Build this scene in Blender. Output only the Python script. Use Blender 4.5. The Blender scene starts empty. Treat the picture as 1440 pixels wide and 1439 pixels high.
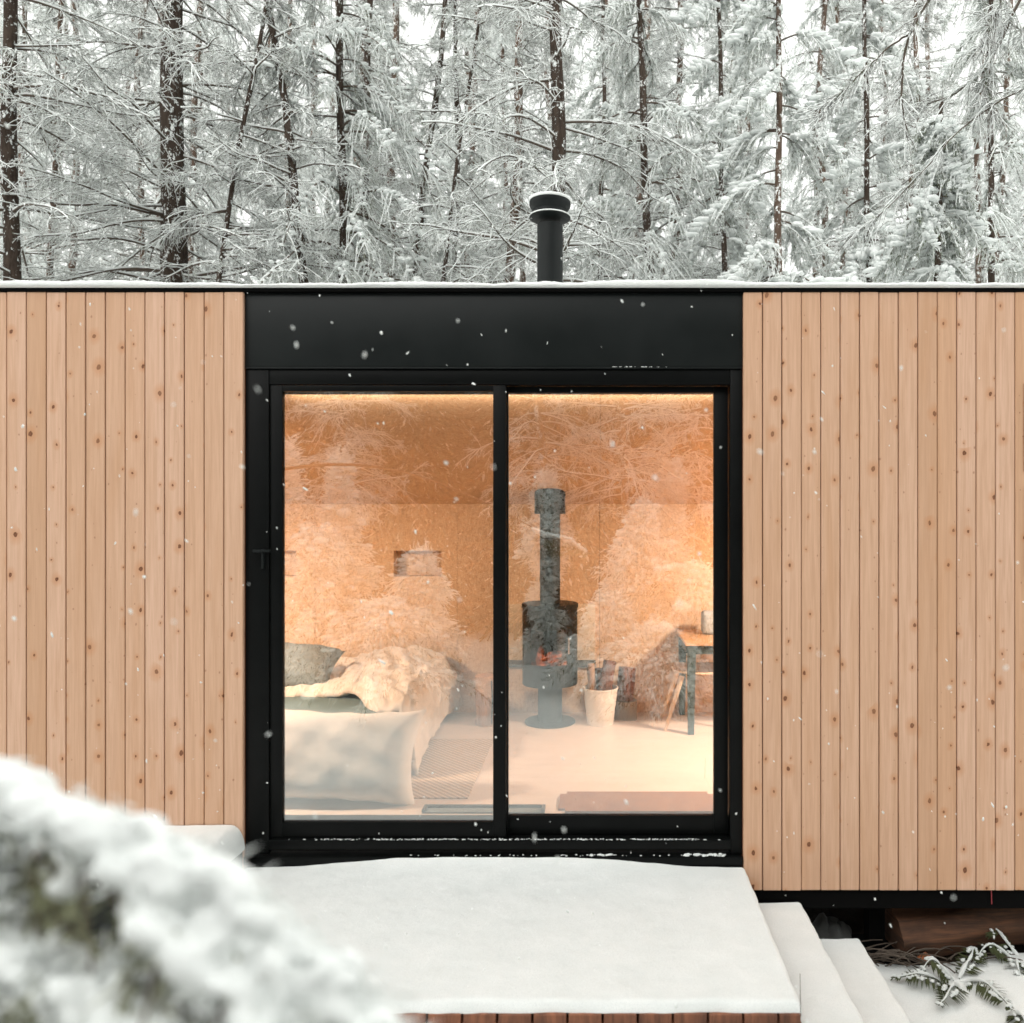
import bpy, bmesh, math, random
import numpy as np
from mathutils import Vector, Matrix, Euler
R = math.radians
scn = bpy.context.scene
col = scn.collection
random.seed(3)

# ------------------------------------------------------------------ camera, sky, sun, exposure
D = 4.33; CH = 1.72; F = 1100.0; VX = 840.0; VY = 720.0      # wall distance, eye height, focal length and vanishing point in photo pixels
cd = bpy.data.cameras.new("camera"); cam = bpy.data.objects.new("camera", cd); col.objects.link(cam)
cam.location = (0, -D, CH); cam.rotation_euler = (R(90), 0, 0)
cd.sensor_width = 36; cd.lens = 36 * F / 1440; cd.shift_x = -(VX - 720) / 1440
cd.clip_start = 0.05; cd.clip_end = 600
cd.dof.use_dof = True; cd.dof.focus_distance = 6.0; cd.dof.aperture_fstop = cd.lens / 12.5
scn.camera = cam

w = bpy.data.worlds.new("World"); scn.world = w; w.use_nodes = True
nt = w.node_tree; nt.nodes.clear()
wo = nt.nodes.new("ShaderNodeOutputWorld"); bg = nt.nodes.new("ShaderNodeBackground")
sky = nt.nodes.new("ShaderNodeTexSky"); sky.sky_type = 'NISHITA'; sky.sun_disc = False
sky.sun_elevation = R(42); sky.sun_rotation = R(200); sky.dust_density = 4; sky.air_density = 1.0
hs = nt.nodes.new("ShaderNodeHueSaturation"); hs.inputs['Saturation'].default_value = 0.12
mx = nt.nodes.new("ShaderNodeMix"); mx.data_type = 'RGBA'; mx.inputs['Factor'].default_value = 0.55
mx.inputs['B'].default_value = (9.2, 9.3, 8.75, 1)            # cloud layer
nt.links.new(sky.outputs[0], hs.inputs['Color']); nt.links.new(hs.outputs[0], mx.inputs['A'])
nt.links.new(mx.outputs['Result'], bg.inputs[0]); bg.inputs[1].default_value = 0.13
nt.links.new(bg.outputs[0], wo.inputs[0])

sd = bpy.data.lights.new("sun", 'SUN'); sd.energy = 0.7; sd.angle = R(60); sd.color = (1.0, 0.97, 0.93)
so = bpy.data.objects.new("sun", sd); col.objects.link(so)
so.rotation_euler = (R(48), 0, R(-20))
scn.view_settings.view_transform = 'Standard'; scn.view_settings.look = 'None'
scn.view_settings.exposure = 0.84; scn.view_settings.gamma = 1
scn.cycles.max_bounces = 8; scn.cycles.transparent_max_bounces = 12
scn.cycles.diffuse_bounces = 4; scn.cycles.glossy_bounces = 3; scn.cycles.transmission_bounces = 4
scn.cycles.caustics_reflective = False; scn.cycles.caustics_refractive = False
scn.cycles.sample_clamp_indirect = 4
scn.cycles.use_denoising = True

def at(px, py, Z):
    """photo pixel + distance from the camera -> world point"""
    return Vector(((px - VX) / F * Z, Z - D, CH - (py - VY) / F * Z))
def floor_z(py, z=0.0):
    return (CH - z) * F / (py - VY)

# ------------------------------------------------------------------ helpers
def M(name, base=(.5, .5, .5), rough=.6, metal=0, fn=None, spec=None, emit=None, estr=0, sheen=0):
    m = bpy.data.materials.new(name); m.use_nodes = True
    n = m.node_tree; b = n.nodes['Principled BSDF']
    b.inputs['Base Color'].default_value = (*base, 1); b.inputs['Roughness'].default_value = rough
    b.inputs['Metallic'].default_value = metal
    if spec is not None: b.inputs['Specular IOR Level'].default_value = spec
    if emit: b.inputs['Emission Color'].default_value = (*emit, 1); b.inputs['Emission Strength'].default_value = estr
    if sheen: b.inputs['Sheen Weight'].default_value = sheen
    if fn: fn(n, b)
    return m
def node(n, t, **kw):
    x = n.nodes.new(t)
    for k, v in kw.items():
        if k.startswith('i_'):
            key = k[2:]; key = int(key) if key.isdigit() else key.replace('_', ' ')
            x.inputs[key].default_value = v
        else: setattr(x, k, v)
    return x
def L(n, a, b): n.links.new(a, b)
def coords(n, scale=(1, 1, 1), loc=(0, 0, 0), rot=(0, 0, 0), src='Object'):
    tc = node(n, "ShaderNodeTexCoord"); mp = node(n, "ShaderNodeMapping")
    mp.inputs['Scale'].default_value = scale; mp.inputs['Location'].default_value = loc; mp.inputs['Rotation'].default_value = rot
    L(n, tc.outputs[src], mp.inputs[0]); return mp.outputs[0]
def noise(n, vec, scale, detail=4, rough=.6, dist=0):
    x = node(n, "ShaderNodeTexNoise"); x.inputs['Scale'].default_value = scale; x.inputs['Detail'].default_value = detail
    x.inputs['Roughness'].default_value = rough; x.inputs['Distortion'].default_value = dist
    if vec is not None: L(n, vec, x.inputs['Vector'])
    return x
def ramp(n, fac, stops, interp='LINEAR'):
    r = node(n, "ShaderNodeValToRGB"); r.color_ramp.interpolation = interp
    e = r.color_ramp.elements
    while len(e) > 1: e.remove(e[-1])
    e[0].position = stops[0][0]; e[0].color = (*stops[0][1], 1)
    for p, c in stops[1:]:
        k = e.new(p); k.color = (*c, 1)
    L(n, fac, r.inputs[0]); return r.outputs[0]
def g(v): return (v, v, v)
def mixc(n, fac, a, b, mode='MIX'):
    m = node(n, "ShaderNodeMix", data_type='RGBA', blend_type=mode)
    for k, v in (('Factor', fac), ('A', a), ('B', b)):
        if isinstance(v, (int, float)): m.inputs[k].default_value = v
        elif isinstance(v, tuple): m.inputs[k].default_value = (*v, 1)
        else: L(n, v, m.inputs[k])
    return m.outputs['Result']
def math_(n, op, a, b=None, c=None, clamp=False):
    m = node(n, "ShaderNodeMath", operation=op, use_clamp=clamp)
    for i, v in enumerate((a, b, c)):
        if v is None: continue
        if isinstance(v, (int, float)): m.inputs[i].default_value = v
        else: L(n, v, m.inputs[i])
    return m.outputs[0]
def bump(n, b, h, strength=.3, dist=.01):
    x = node(n, "ShaderNodeBump"); x.inputs['Strength'].default_value = strength; x.inputs['Distance'].default_value = dist
    L(n, h, x.inputs['Height']); L(n, x.outputs[0], b.inputs['Normal'])

def obj(name, me, mats=None, parent=None, loc=None):
    o = bpy.data.objects.new(name, me); col.objects.link(o)
    if mats is not None:
        for m in (mats if isinstance(mats, (list, tuple)) else [mats]): me.materials.append(m)
    if parent: o.parent = parent
    if loc is not None: o.location = loc
    return o
def empty(name, loc=(0, 0, 0), label=None, cat=None, group=None, kind=None):
    o = bpy.data.objects.new(name, None); col.objects.link(o); o.location = loc; o.empty_display_size = .1
    return tag(o, label, cat, group, kind)
def tag(o, label=None, cat=None, group=None, kind=None):
    if label: o['label'] = label
    if cat: o['category'] = cat
    if group: o['group'] = group
    if kind: o['kind'] = kind
    return o
def smooth(me, on=True):
    me.polygons.foreach_set('use_smooth', [on] * len(me.polygons)); me.update(); return me

class B:
    """bmesh collector in world coordinates"""
    def __init__(s): s.bm = bmesh.new()
    def box(s, a, b, bevel=0, seg=2):
        a = Vector(a); b = Vector(b); c = (a + b) / 2; d = b - a
        r = bmesh.ops.create_cube(s.bm, size=1, matrix=Matrix.Translation(c) @ Matrix.Diagonal((abs(d.x), abs(d.y), abs(d.z), 1)))
        if bevel:
            es = list({e for v in r['verts'] for e in v.link_edges})
            bmesh.ops.bevel(s.bm, geom=es, offset=bevel, segments=seg, affect='EDGES', profile=.5)
        return s
    def lathe(s, c, prof, seg=40, cap=True):
        c = Vector(c); rings = []
        for r, z in prof:
            rings.append([s.bm.verts.new(c + Vector((r * math.cos(2*math.pi*i/seg), r * math.sin(2*math.pi*i/seg), z))) for i in range(seg)])
        for k in range(len(rings) - 1):
            for i in range(seg):
                j = (i + 1) % seg
                s.bm.faces.new((rings[k][i], rings[k][j], rings[k+1][j], rings[k+1][i]))
        if cap:
            s.bm.faces.new(rings[0][::-1]); s.bm.faces.new(rings[-1])
        return s
    def bar(s, p, q, r0, r1=None, seg=8, sq=None):
        p = Vector(p); q = Vector(q); r1 = r0 if r1 is None else r1
        d = (q - p).normalized(); u = d.cross(Vector((0, 1, 0)));
        if u.length < .1: u = d.cross(Vector((1, 0, 0)))
        u.normalize(); v = d.cross(u)
        A = []; Bv = []
        for i in range(seg):
            a = 2*math.pi*(i + .5)/seg; e = u*math.cos(a) + v*math.sin(a)
            A.append(s.bm.verts.new(p + e*r0)); Bv.append(s.bm.verts.new(q + e*r1))
        for i in range(seg):
            j = (i+1) % seg; s.bm.faces.new((A[i], A[j], Bv[j], Bv[i]))
        s.bm.faces.new(A[::-1]); s.bm.faces.new(Bv); return s
    def prism(s, pts, y0, y1):
        """polygon in xz extruded along y"""
        A = [s.bm.verts.new((x, y0, z)) for x, z in pts]; Bv = [s.bm.verts.new((x, y1, z)) for x, z in pts]
        n = len(pts); s.bm.faces.new(A); s.bm.faces.new(Bv[::-1])
        for i in range(n):
            j = (i+1) % n; s.bm.faces.new((A[j], A[i], Bv[i], Bv[j]))
        return s
    def prism_x(s, pts, x0, x1):
        """polygon in yz extruded along x"""
        A = [s.bm.verts.new((x0, y, z)) for y, z in pts]; Bv = [s.bm.verts.new((x1, y, z)) for y, z in pts]
        n = len(pts); s.bm.faces.new(A); s.bm.faces.new(Bv[::-1])
        for i in range(n):
            j = (i+1) % n; s.bm.faces.new((A[j], A[i], Bv[i], Bv[j]))
        return s
    def ico(s, c, r, sub=2, scale=(1, 1, 1), amp=.15, seed=0):
        rg = random.Random(seed)
        rr = bmesh.ops.create_icosphere(s.bm, subdivisions=sub, radius=1)
        ph = [rg.uniform(0, 6) for _ in range(6)]
        for v in rr['verts']:
            n_ = v.co.copy()
            k = 1 + amp*(math.sin(3*n_.x+ph[0]) * math.sin(2.6*n_.y+ph[1]) + .6*math.sin(5*n_.z+ph[2])*math.sin(4*n_.x+ph[3]) + .4*math.sin(9*n_.y+ph[4]+3*n_.z))
            v.co = Vector(c) + Vector((n_.x*r*scale[0]*k, n_.y*r*scale[1]*k, n_.z*r*scale[2]*k))
        return s
    def build(s, name, mats, parent=None, sm=False, origin=None, weld=False):
        if weld: bmesh.ops.remove_doubles(s.bm, verts=s.bm.verts, dist=1e-5)
        bmesh.ops.recalc_face_normals(s.bm, faces=s.bm.faces)
        me = bpy.data.meshes.new(name); s.bm.to_mesh(me); s.bm.free()
        off = Vector((0, 0, 0))
        if parent: off = WORLD[parent.name]
        elif origin is not None: off = Vector(origin)
        if off.length > 0: me.transform(Matrix.Translation(-off))
        if sm: smooth(me)
        o = obj(name, me, mats, parent, None if parent else off)
        WORLD[o.name] = off.copy() if parent is None else off.copy()
        if parent: o.matrix_parent_inverse = Matrix.Identity(4)
        return o
WORLD = {}
def thing(name, loc, label, cat, group=None, kind=None):
    o = empty(name, loc, label, cat, group, kind); WORLD[o.name] = Vector(loc); return o
def auto_smooth(o, ang=40):
    me = o.data; bm = bmesh.new(); bm.from_mesh(me)
    for f in bm.faces: f.smooth = True
    for e in bm.edges:
        e.smooth = len(e.link_faces) == 2 and e.calc_face_angle(0) < R(ang)
    bm.to_mesh(me); bm.free(); return o

class NP:
    """fast numpy mesh collector"""
    def __init__(s): s.v = []; s.f = []; s.n = 0; s.fs = []
    def add(s, v, f):
        v = np.asarray(v, dtype=np.float32).reshape(-1, 3); f = np.asarray(f, dtype=np.int64)
        s.v.append(v); s.f.append(f + s.n); s.n += len(v)
    def tubes(s, P, rad, sides=4):
        """P (M,n,3) centre lines, rad (M,n)"""
        P = np.asarray(P, float); rad = np.asarray(rad, float)
        m, n, _ = P.shape
        T = np.gradient(P, axis=1); T /= np.linalg.norm(T, axis=2, keepdims=True) + 1e-9
        ref = np.array([0.13, 0.21, 1.0]); ref = np.broadcast_to(ref, T.shape).copy()
        vert = np.abs(T[..., 2]) > .93; ref[vert] = (1.0, .17, .1)
        U = np.cross(T, ref); U /= np.linalg.norm(U, axis=2, keepdims=True) + 1e-9
        W = np.cross(U, T)
        a = np.arange(sides) * 2*np.pi/sides
        ring = U[:, :, None, :]*np.cos(a)[None, None, :, None] + W[:, :, None, :]*np.sin(a)[None, None, :, None]
        V = P[:, :, None, :] + ring * rad[:, :, None, None]
        idx = np.arange(m*n*sides).reshape(m, n, sides)
        A = idx[:, :-1, :]; Bq = np.roll(A, -1, axis=2); C = idx[:, 1:, :]; Dq = np.roll(C, -1, axis=2)
        s.add(V.reshape(-1, 3), np.stack([A, Bq, Dq, C], -1).reshape(-1, 4))
    def blades(s, O, Dr, Wd):
        """thin rhombus leaves: origin, direction*length, half width vector"""
        m = len(O); V = np.stack([O, O + Dr*.45 + Wd, O + Dr, O + Dr*.45 - Wd], 1)
        s.add(V.reshape(-1, 3), np.arange(m*4).reshape(m, 4))
    def blobs(s, C, S, rg, rot=None):
        """lumpy low-poly ellipsoids, C (M,3) S (M,3)"""
        m = len(C); base = ICO_V; k = len(base)
        nz = 1 + rg.normal(0, .13, (m, k, 1))
        V = base[None] * nz * S[:, None, :]
        if rot is not None:
            c, sn = np.cos(rot)[:, None], np.sin(rot)[:, None]
            V = np.stack([V[..., 0]*c - V[..., 1]*sn, V[..., 0]*sn + V[..., 1]*c, V[..., 2]], -1)
        V = V + C[:, None, :]
        f = ICO_F[None] + (np.arange(m)*k)[:, None, None]
        s.add(V.reshape(-1, 3), np.concatenate([f.reshape(-1, 3), f.reshape(-1, 3)[:, 2:3]], 1))
    def mesh(s, name, sm=True):
        me = bpy.data.meshes.new(name)
        if not s.v: return me
        v = np.concatenate(s.v); f = np.concatenate(s.f)
        tri = f[:, 2] == f[:, 3]
        q = f[~tri]; t = f[tri][:, :3]
        me.vertices.add(len(v)); me.vertices.foreach_set('co', v.ravel())
        loops = np.concatenate([q.ravel(), t.ravel()]).astype(np.int32)
        me.loops.add(len(loops)); me.loops.foreach_set('vertex_index', loops)
        st = np.concatenate([np.arange(len(q))*4, len(q)*4 + np.arange(len(t))*3]).astype(np.int32)
        me.polygons.add(len(st)); me.polygons.foreach_set('loop_start', st)
        me.polygons.foreach_set('use_smooth', np.full(len(st), sm))
        me.update(calc_edges=True); me.validate()
        return me
def _ico():
    bm = bmesh.new(); bmesh.ops.create_icosphere(bm, subdivisions=1, radius=1)
    v = np.array([x.co[:] for x in bm.verts]); bm.verts.index_update()
    f = np.array([[q.index for q in x.verts] for x in bm.faces]); bm.free(); return v, f
ICO_V, ICO_F = _ico()

# ------------------------------------------------------------------ materials
def f_snow(n, b):
    v = coords(n); a = noise(n, v, 6, 3, .5); c = noise(n, v, 75, 4, .75); d = noise(n, v, 900, 2, .7)
    gr = noise(n, v, 260, 2, .8)
    cc = ramp(n, a.outputs[0], [(.3, (.81, .835, .82)), (.7, (.88, .895, .88))])
    L(n, mixc(n, ramp(n, gr.outputs[0], [(.38, g(.55)), (.52, g(0))]), cc, (.68, .705, .70)), b.inputs['Base Color'])
    h = math_(n, 'ADD', math_(n, 'MULTIPLY', c.outputs[0], .5), math_(n, 'MULTIPLY', d.outputs[0], .3))
    bump(n, b, math_(n, 'ADD', h, math_(n, 'MULTIPLY', a.outputs[0], 2)), .5, .016)
    b.inputs['Subsurface Weight'].default_value = 0
snow = M('snow', (.85, .87, .87), .75, spec=.25, fn=f_snow)
def f_trans(k, c):
    def f(n, b):
        o = n.nodes['Material Output']; t = node(n, "ShaderNodeBsdfTranslucent"); t.inputs['Color'].default_value = (*c, 1)
        m = node(n, "ShaderNodeMixShader"); m.inputs[0].default_value = k
        L(n, b.outputs[0], m.inputs[1]); L(n, t.outputs[0], m.inputs[2]); L(n, m.outputs[0], o.inputs['Surface'])
    return f
treesnow = M('snow on branches', (.94, .965, .955), .8, spec=.15, fn=f_trans(.42, (.94, .965, .955)))
bough_snow = M('toned down bough snow', (.84, .865, .855), .8, spec=.15)  # shade put into the colour: branch snow darkened for the near bough

def f_siding(n, b):
    at_ = node(n, "ShaderNodeAttribute", attribute_name='board')
    sep = node(n, "ShaderNodeSeparateColor"); L(n, at_.outputs['Color'], sep.inputs[0])
    tc = node(n, "ShaderNodeTexCoord"); sx = node(n, "ShaderNodeSeparateXYZ"); L(n, tc.outputs['Object'], sx.inputs[0])
    offx = math_(n, 'MULTIPLY', sep.outputs[0], 37.0); offz = math_(n, 'MULTIPLY', sep.outputs[1], 53.0)
    x = math_(n, 'ADD', sx.outputs[0], offx); z = math_(n, 'ADD', sx.outputs[2], offz)
    def vec(kx, kz):
        c = node(n, "ShaderNodeCombineXYZ"); L(n, math_(n, 'MULTIPLY', x, kx), c.inputs[0]); L(n, math_(n, 'MULTIPLY', z, kz), c.inputs[2]); L(n, sep.outputs[2], c.inputs[1]); return c.outputs[0]
    # knots
    def knots(kx, kz, thr, size):
        warp = noise(n, vec(30, 30), 1, 2); c2 = node(n, "ShaderNodeCombineXYZ")
        wv = math_(n, 'MULTIPLY', math_(n, 'SUBTRACT', warp.outputs[0], .5), .12)
        L(n, math_(n, 'ADD', math_(n, 'MULTIPLY', x, kx), wv), c2.inputs[0]); L(n, math_(n, 'ADD', math_(n, 'MULTIPLY', z, kz), wv), c2.inputs[1])
        vo = node(n, "ShaderNodeTexVoronoi", voronoi_dimensions='2D'); vo.inputs['Scale'].default_value = 1; vo.inputs['Randomness'].default_value = .8
        L(n, c2.outputs[0], vo.inputs['Vector'])
        sc = node(n, "ShaderNodeSeparateColor"); L(n, vo.outputs['Color'], sc.inputs[0])
        has = math_(n, 'GREATER_THAN', sc.outputs[0], thr)
        sz = math_(n, 'MULTIPLY_ADD', math_(n, 'POWER', sc.outputs[1], 1.8), size, size*.38)
        dd = math_(n, 'DIVIDE', vo.outputs['Distance'], sz)
        return has, dd
    has, dd = knots(7.3, 5.2, .38, .064)
    core = math_(n, 'MULTIPLY', has, ramp(n, dd, [(0, g(.75)), (.55, g(.95)), (.8, g(1)), (1.0, g(0))]))
    halo = math_(n, 'MULTIPLY', has, ramp(n, math_(n, 'MULTIPLY', dd, .24), [(0, g(1)), (1.0, g(0))]))
    has2, dd2 = knots(12, 7.5, .66, .050)
    core2 = math_(n, 'MULTIPLY', has2, ramp(n, dd2, [(0, g(.9)), (.7, g(.7)), (1.0, g(0))]))
    gr = noise(n, vec(60, 2.2), 1, 5, .65, .4); gr2 = noise(n, vec(9, .8), 1, 3, .5, .8); gf = noise(n, vec(260, 6), 1, 2, .6)
    base = ramp(n, sep.outputs[1], [(0, (.57, .35, .225)), (.3, (.635, .405, .28)), (.65, (.67, .44, .32)), (1, (.60, .36, .225))])
    c = mixc(n, ramp(n, gr.outputs[0], [(.35, g(.42)), (.62, g(0))]), base, (.44, .25, .145))
    c = mixc(n, ramp(n, gr2.outputs[0], [(.5, g(0)), (.8, g(.45))]), c, (.50, .27, .14))
    c = mixc(n, ramp(n, gf.outputs[0], [(.4, g(.18)), (.6, g(0))]), c, (.45, .27, .16))
    c = mixc(n, math_(n, 'MULTIPLY', halo, .65), c, (.50, .22, .09))
    c = mixc(n, math_(n, 'MULTIPLY', core2, .7), c, (.26, .10, .05))
    c = mixc(n, math_(n, 'MULTIPLY', core, math_(n, 'MULTIPLY_ADD', sep.outputs[2], .3, .7)), c, (.13, .045, .022))
    L(n, c, b.inputs['Base Color'])
    bump(n, b, gr.outputs[0], .12, .002)
siding_m = M('knotty cedar siding', rough=.65, spec=.2, fn=f_siding)

def f_osb(n, b, warm=1.0):
    def flakes(rot, sx, sy, seed):
        v = coords(n, (sx, sx, sy), (seed, seed, seed), (0, rot, 0))
        vo = node(n, "ShaderNodeTexVoronoi"); vo.inputs['Scale'].default_value = 1; L(n, v, vo.inputs['Vector'])
        s_ = node(n, "ShaderNodeSeparateColor"); L(n, vo.outputs['Color'], s_.inputs[0]); return s_.outputs[0], vo.outputs['Distance']
    a, ad = flakes(.5, 150, 40, 1); c, cdist = flakes(-.7, 120, 44, 7); d, _ = flakes(1.4, 44, 170, 3)
    s1 = math_(n, 'MULTIPLY', math_(n, 'ADD', math_(n, 'ADD', a, c), d), .333)
    nz = noise(n, coords(n), 3, 3)
    cr = ramp(n, s1, [(.15, (.47, .30, .175)), (.4, (.61, .415, .26)), (.6, (.665, .47, .31)), (.9, (.74, .57, .40))])
    cr = mixc(n, ramp(n, nz.outputs[0], [(.35, g(0)), (.7, g(.3))]), cr, (.58, .39, .235))
    v2 = node(n, "ShaderNodeTexVoronoi"); v2.inputs['Scale'].default_value = 16; L(n, coords(n), v2.inputs['Vector'])
    cr = mixc(n, ramp(n, v2.outputs['Distance'], [(.035, g(.8)), (.09, g(0))]), cr, (.18, .08, .03))
    L(n, cr, b.inputs['Base Color']); bump(n, b, s1, .15, .002)
osb = M('strand board', rough=.55, spec=.3, fn=f_osb)

def f_black(n, b):
    v = coords(n); a = noise(n, v, 3, 4); c = noise(n, v, 220, 2)
    L(n, ramp(n, a.outputs[0], [(.3, (.0065, .0085, .0085)), (.8, (.0105, .0128, .0128))]), b.inputs['Base Color'])
    L(n, ramp(n, a.outputs[0], [(.3, g(.38)), (.7, g(.52))]), b.inputs['Roughness'])
    bump(n, b, c.outputs[0], .08, .001)
black = M('black steel', (.010, .012, .012), .5, spec=.18, fn=f_black)
def f_bf(n, b):
    a = noise(n, coords(n), 5, 4); L(n, ramp(n, a.outputs[0], [(.3, (.0022, .0026, .0026)), (.8, (.004, .0046, .0046))]), b.inputs['Base Color'])
black_frame = M('black door frame', (.003, .003, .003), .42, spec=.12, fn=f_bf)
def f_gap(n, b): pass
membrane = M('black membrane', (.004, .004, .004), .9, spec=.04)
batten = M('stained batten', (.16, .06, .03), .9, spec=.1)
dark_steel = M('stove steel', (.016, .019, .018), .5, spec=.25, fn=f_black)
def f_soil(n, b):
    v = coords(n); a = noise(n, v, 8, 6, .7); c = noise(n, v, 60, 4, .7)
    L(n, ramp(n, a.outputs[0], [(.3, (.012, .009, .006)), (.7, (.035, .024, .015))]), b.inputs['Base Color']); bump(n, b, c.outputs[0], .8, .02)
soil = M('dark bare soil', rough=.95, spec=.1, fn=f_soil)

def f_ply(n, b):
    v = coords(n, (1, 6, 1)); a = noise(n, v, 3, 5, .6, .6)
    L(n, ramp(n, a.outputs[0], [(.3, (.56, .45, .37)), (.7, (.64, .53, .45))]), b.inputs['Base Color'])
    L(n, ramp(n, a.outputs[0], [(.3, g(.3)), (.7, g(.45))]), b.inputs['Roughness'])
floor_m = M('pale plywood floor', rough=.4, spec=.4, fn=f_ply)

def glass_mat():
    m = bpy.data.materials.new('coated door glass'); m.use_nodes = True; n = m.node_tree; n.nodes.clear()
    o = node(n, "ShaderNodeOutputMaterial"); t = node(n, "ShaderNodeBsdfTransparent"); gl = node(n, "ShaderNodeBsdfGlossy")
    gl.inputs['Roughness'].default_value = 0.0; gl.inputs['Color'].default_value = (.97, 1.0, .99, 1); t.inputs['Color'].default_value = (.99, .99, .985, 1)
    lw = node(n, "ShaderNodeFresnel"); lw.inputs['IOR'].default_value = 1.5
    k = math_(n, 'ADD', lw.outputs[0], .165, clamp=True)
    mxx = node(n, "ShaderNodeMixShader"); L(n, k, mxx.inputs[0]); L(n, t.outputs[0], mxx.inputs[1]); L(n, gl.outputs[0], mxx.inputs[2]); L(n, mxx.outputs[0], o.inputs[0])
    return m
glass = glass_mat()

def f_cloth(base, k=.85):
    def f(n, b):
        v = coords(n); a = noise(n, v, 4, 3)
        wv = node(n, "ShaderNodeTexWave", wave_type='BANDS', bands_direction='X'); wv.inputs['Scale'].default_value = 160; wv.inputs['Distortion'].default_value = 1.5; L(n, v, wv.inputs['Vector'])
        wz = node(n, "ShaderNodeTexWave", wave_type='BANDS', bands_direction='Z'); wz.inputs['Scale'].default_value = 160; wz.inputs['Distortion'].default_value = 1.5; L(n, v, wz.inputs['Vector'])
        L(n, ramp(n, a.outputs[0], [(.3, tuple(c*k for c in base)), (.7, base)]), b.inputs['Base Color'])
        bump(n, b, math_(n, 'ADD', math_(n, 'MULTIPLY', wv.outputs[0], .4), math_(n, 'ADD', math_(n, 'MULTIPLY', wz.outputs[0], .4), math_(n, 'MULTIPLY', a.outputs[0], 3))), .35, .006)
    return f
linen = M('pale linen', rough=.9, spec=.1, fn=f_cloth((.80, .73, .66)), sheen=.2)
duvet_m = M('washed cotton duvet', rough=.9, spec=.1, fn=f_cloth((.72, .63, .54)), sheen=.2)
grey_sheet = M('grey green sheet', rough=.9, spec=.1, fn=f_cloth((.15, .20, .19)))
grey_pillow_m = M('grey pillow cotton', rough=.9, spec=.1, fn=f_cloth((.24, .26, .25)))
def f_rug(n, b):
    v = coords(n); wv = node(n, "ShaderNodeTexWave", wave_type='BANDS', bands_direction='DIAGONAL'); wv.inputs['Scale'].default_value = 14; wv.inputs['Distortion'].default_value = .6; wv.inputs['Detail'].default_value = 2
    L(n, v, wv.inputs['Vector'])
    L(n, ramp(n, wv.outputs[0], [(.3, (.36, .25, .17)), (.6, (.56, .43, .32))]), b.inputs['Base Color']); bump(n, b, wv.outputs[0], .6, .006)
rug_m = M('woven jute', rough=.95, spec=.1, fn=f_rug)
def f_mat(n, b):
    v = coords(n); a = noise(n, v, 9, 5, .7); c = noise(n, v, 300, 2)
    L(n, ramp(n, a.outputs[0], [(.3, (.20, .085, .035)), (.7, (.31, .145, .065))]), b.inputs['Base Color']); bump(n, b, c.outputs[0], .5, .004)
brown_mat = M('brown coir', rough=.95, spec=.1, fn=f_mat)
def f_wood(c0, c1, kx=30, kz=2):
    def f(n, b):
        v = coords(n, (kx, kx, kz)); a = noise(n, v, 1, 6, .65, .6); c = noise(n, coords(n), 5, 3)
        x = ramp(n, a.outputs[0], [(.3, c0), (.7, c1)])
        x = mixc(n, ramp(n, c.outputs[0], [(.45, g(0)), (.75, g(.5))]), x, tuple(q*.5 for q in c0)); L(n, x, b.inputs['Base Color'])
        bump(n, b, a.outputs[0], .4, .006)
    return f
stump_m = M('split cedar round', rough=.8, fn=f_wood((.34, .18, .09), (.56, .34, .19)))
bark_log = M('reddish firewood bark', rough=.9, fn=f_wood((.06, .03, .018), (.26, .10, .05), 40, 6))
rot_log = M('wet rotting log', rough=.8, fn=f_wood((.018, .010, .006), (.16, .065, .028), 3, 45))
table_wood = M('oiled oak', rough=.5, fn=f_wood((.52, .30, .15), (.66, .43, .24), 3, 40))
chair_wood = M('bent birch', rough=.5, fn=f_wood((.60, .42, .27), (.72, .54, .38)))
green_paint = M('dark green paint', (.018, .034, .030), .55)
white_enamel = M('white bucket', (.74, .72, .69), .45)
deck_m = M('reddish deck timber', rough=.75, fn=f_wood((.09, .035, .02), (.34, .13, .065), 30, 3))
grey_plastic = M('grey plastic', (.35, .36, .35), .6)
soot = M('soot', (.006, .005, .005), .95, spec=.05)
def f_ember(n, b):
    a = noise(n, coords(n), 22, 4, .7); L(n, ramp(n, a.outputs[0], [(.45, (0, 0, 0)), (.6, (1, .22, .06)), (.75, (1, .45, .15))]), b.inputs['Emission Color']); b.inputs['Emission Strength'].default_value = .8
ember = M('glowing charred log', (.02, .012, .01), .9, fn=f_ember)
def f_fire(n, b):
    a = noise(n, coords(n, (1, 1, .4)), 30, 4, .7, .8); L(n, ramp(n, a.outputs[0], [(.4, (.12, .012, .0)), (.65, (.9, .20, .05))]), b.inputs['Emission Color'])
fire_m = M('low flames', (.02, .005, .0), .8, emit=(1, .22, .05), estr=.5, fn=f_fire)
lamp_m = M('added lamp diffuser', (1, .9, .8), .5, emit=(1, .72, .46), estr=12)
lamp_off = M('strip housing', (.6, .6, .58), .5)
red_cord = M('red cord', (.32, .04, .05), .6)
stone_m = M('grey stone', (.12, .125, .12), .9)
leaf_m = M('rust leaf', (.30, .09, .03), .8)
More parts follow.
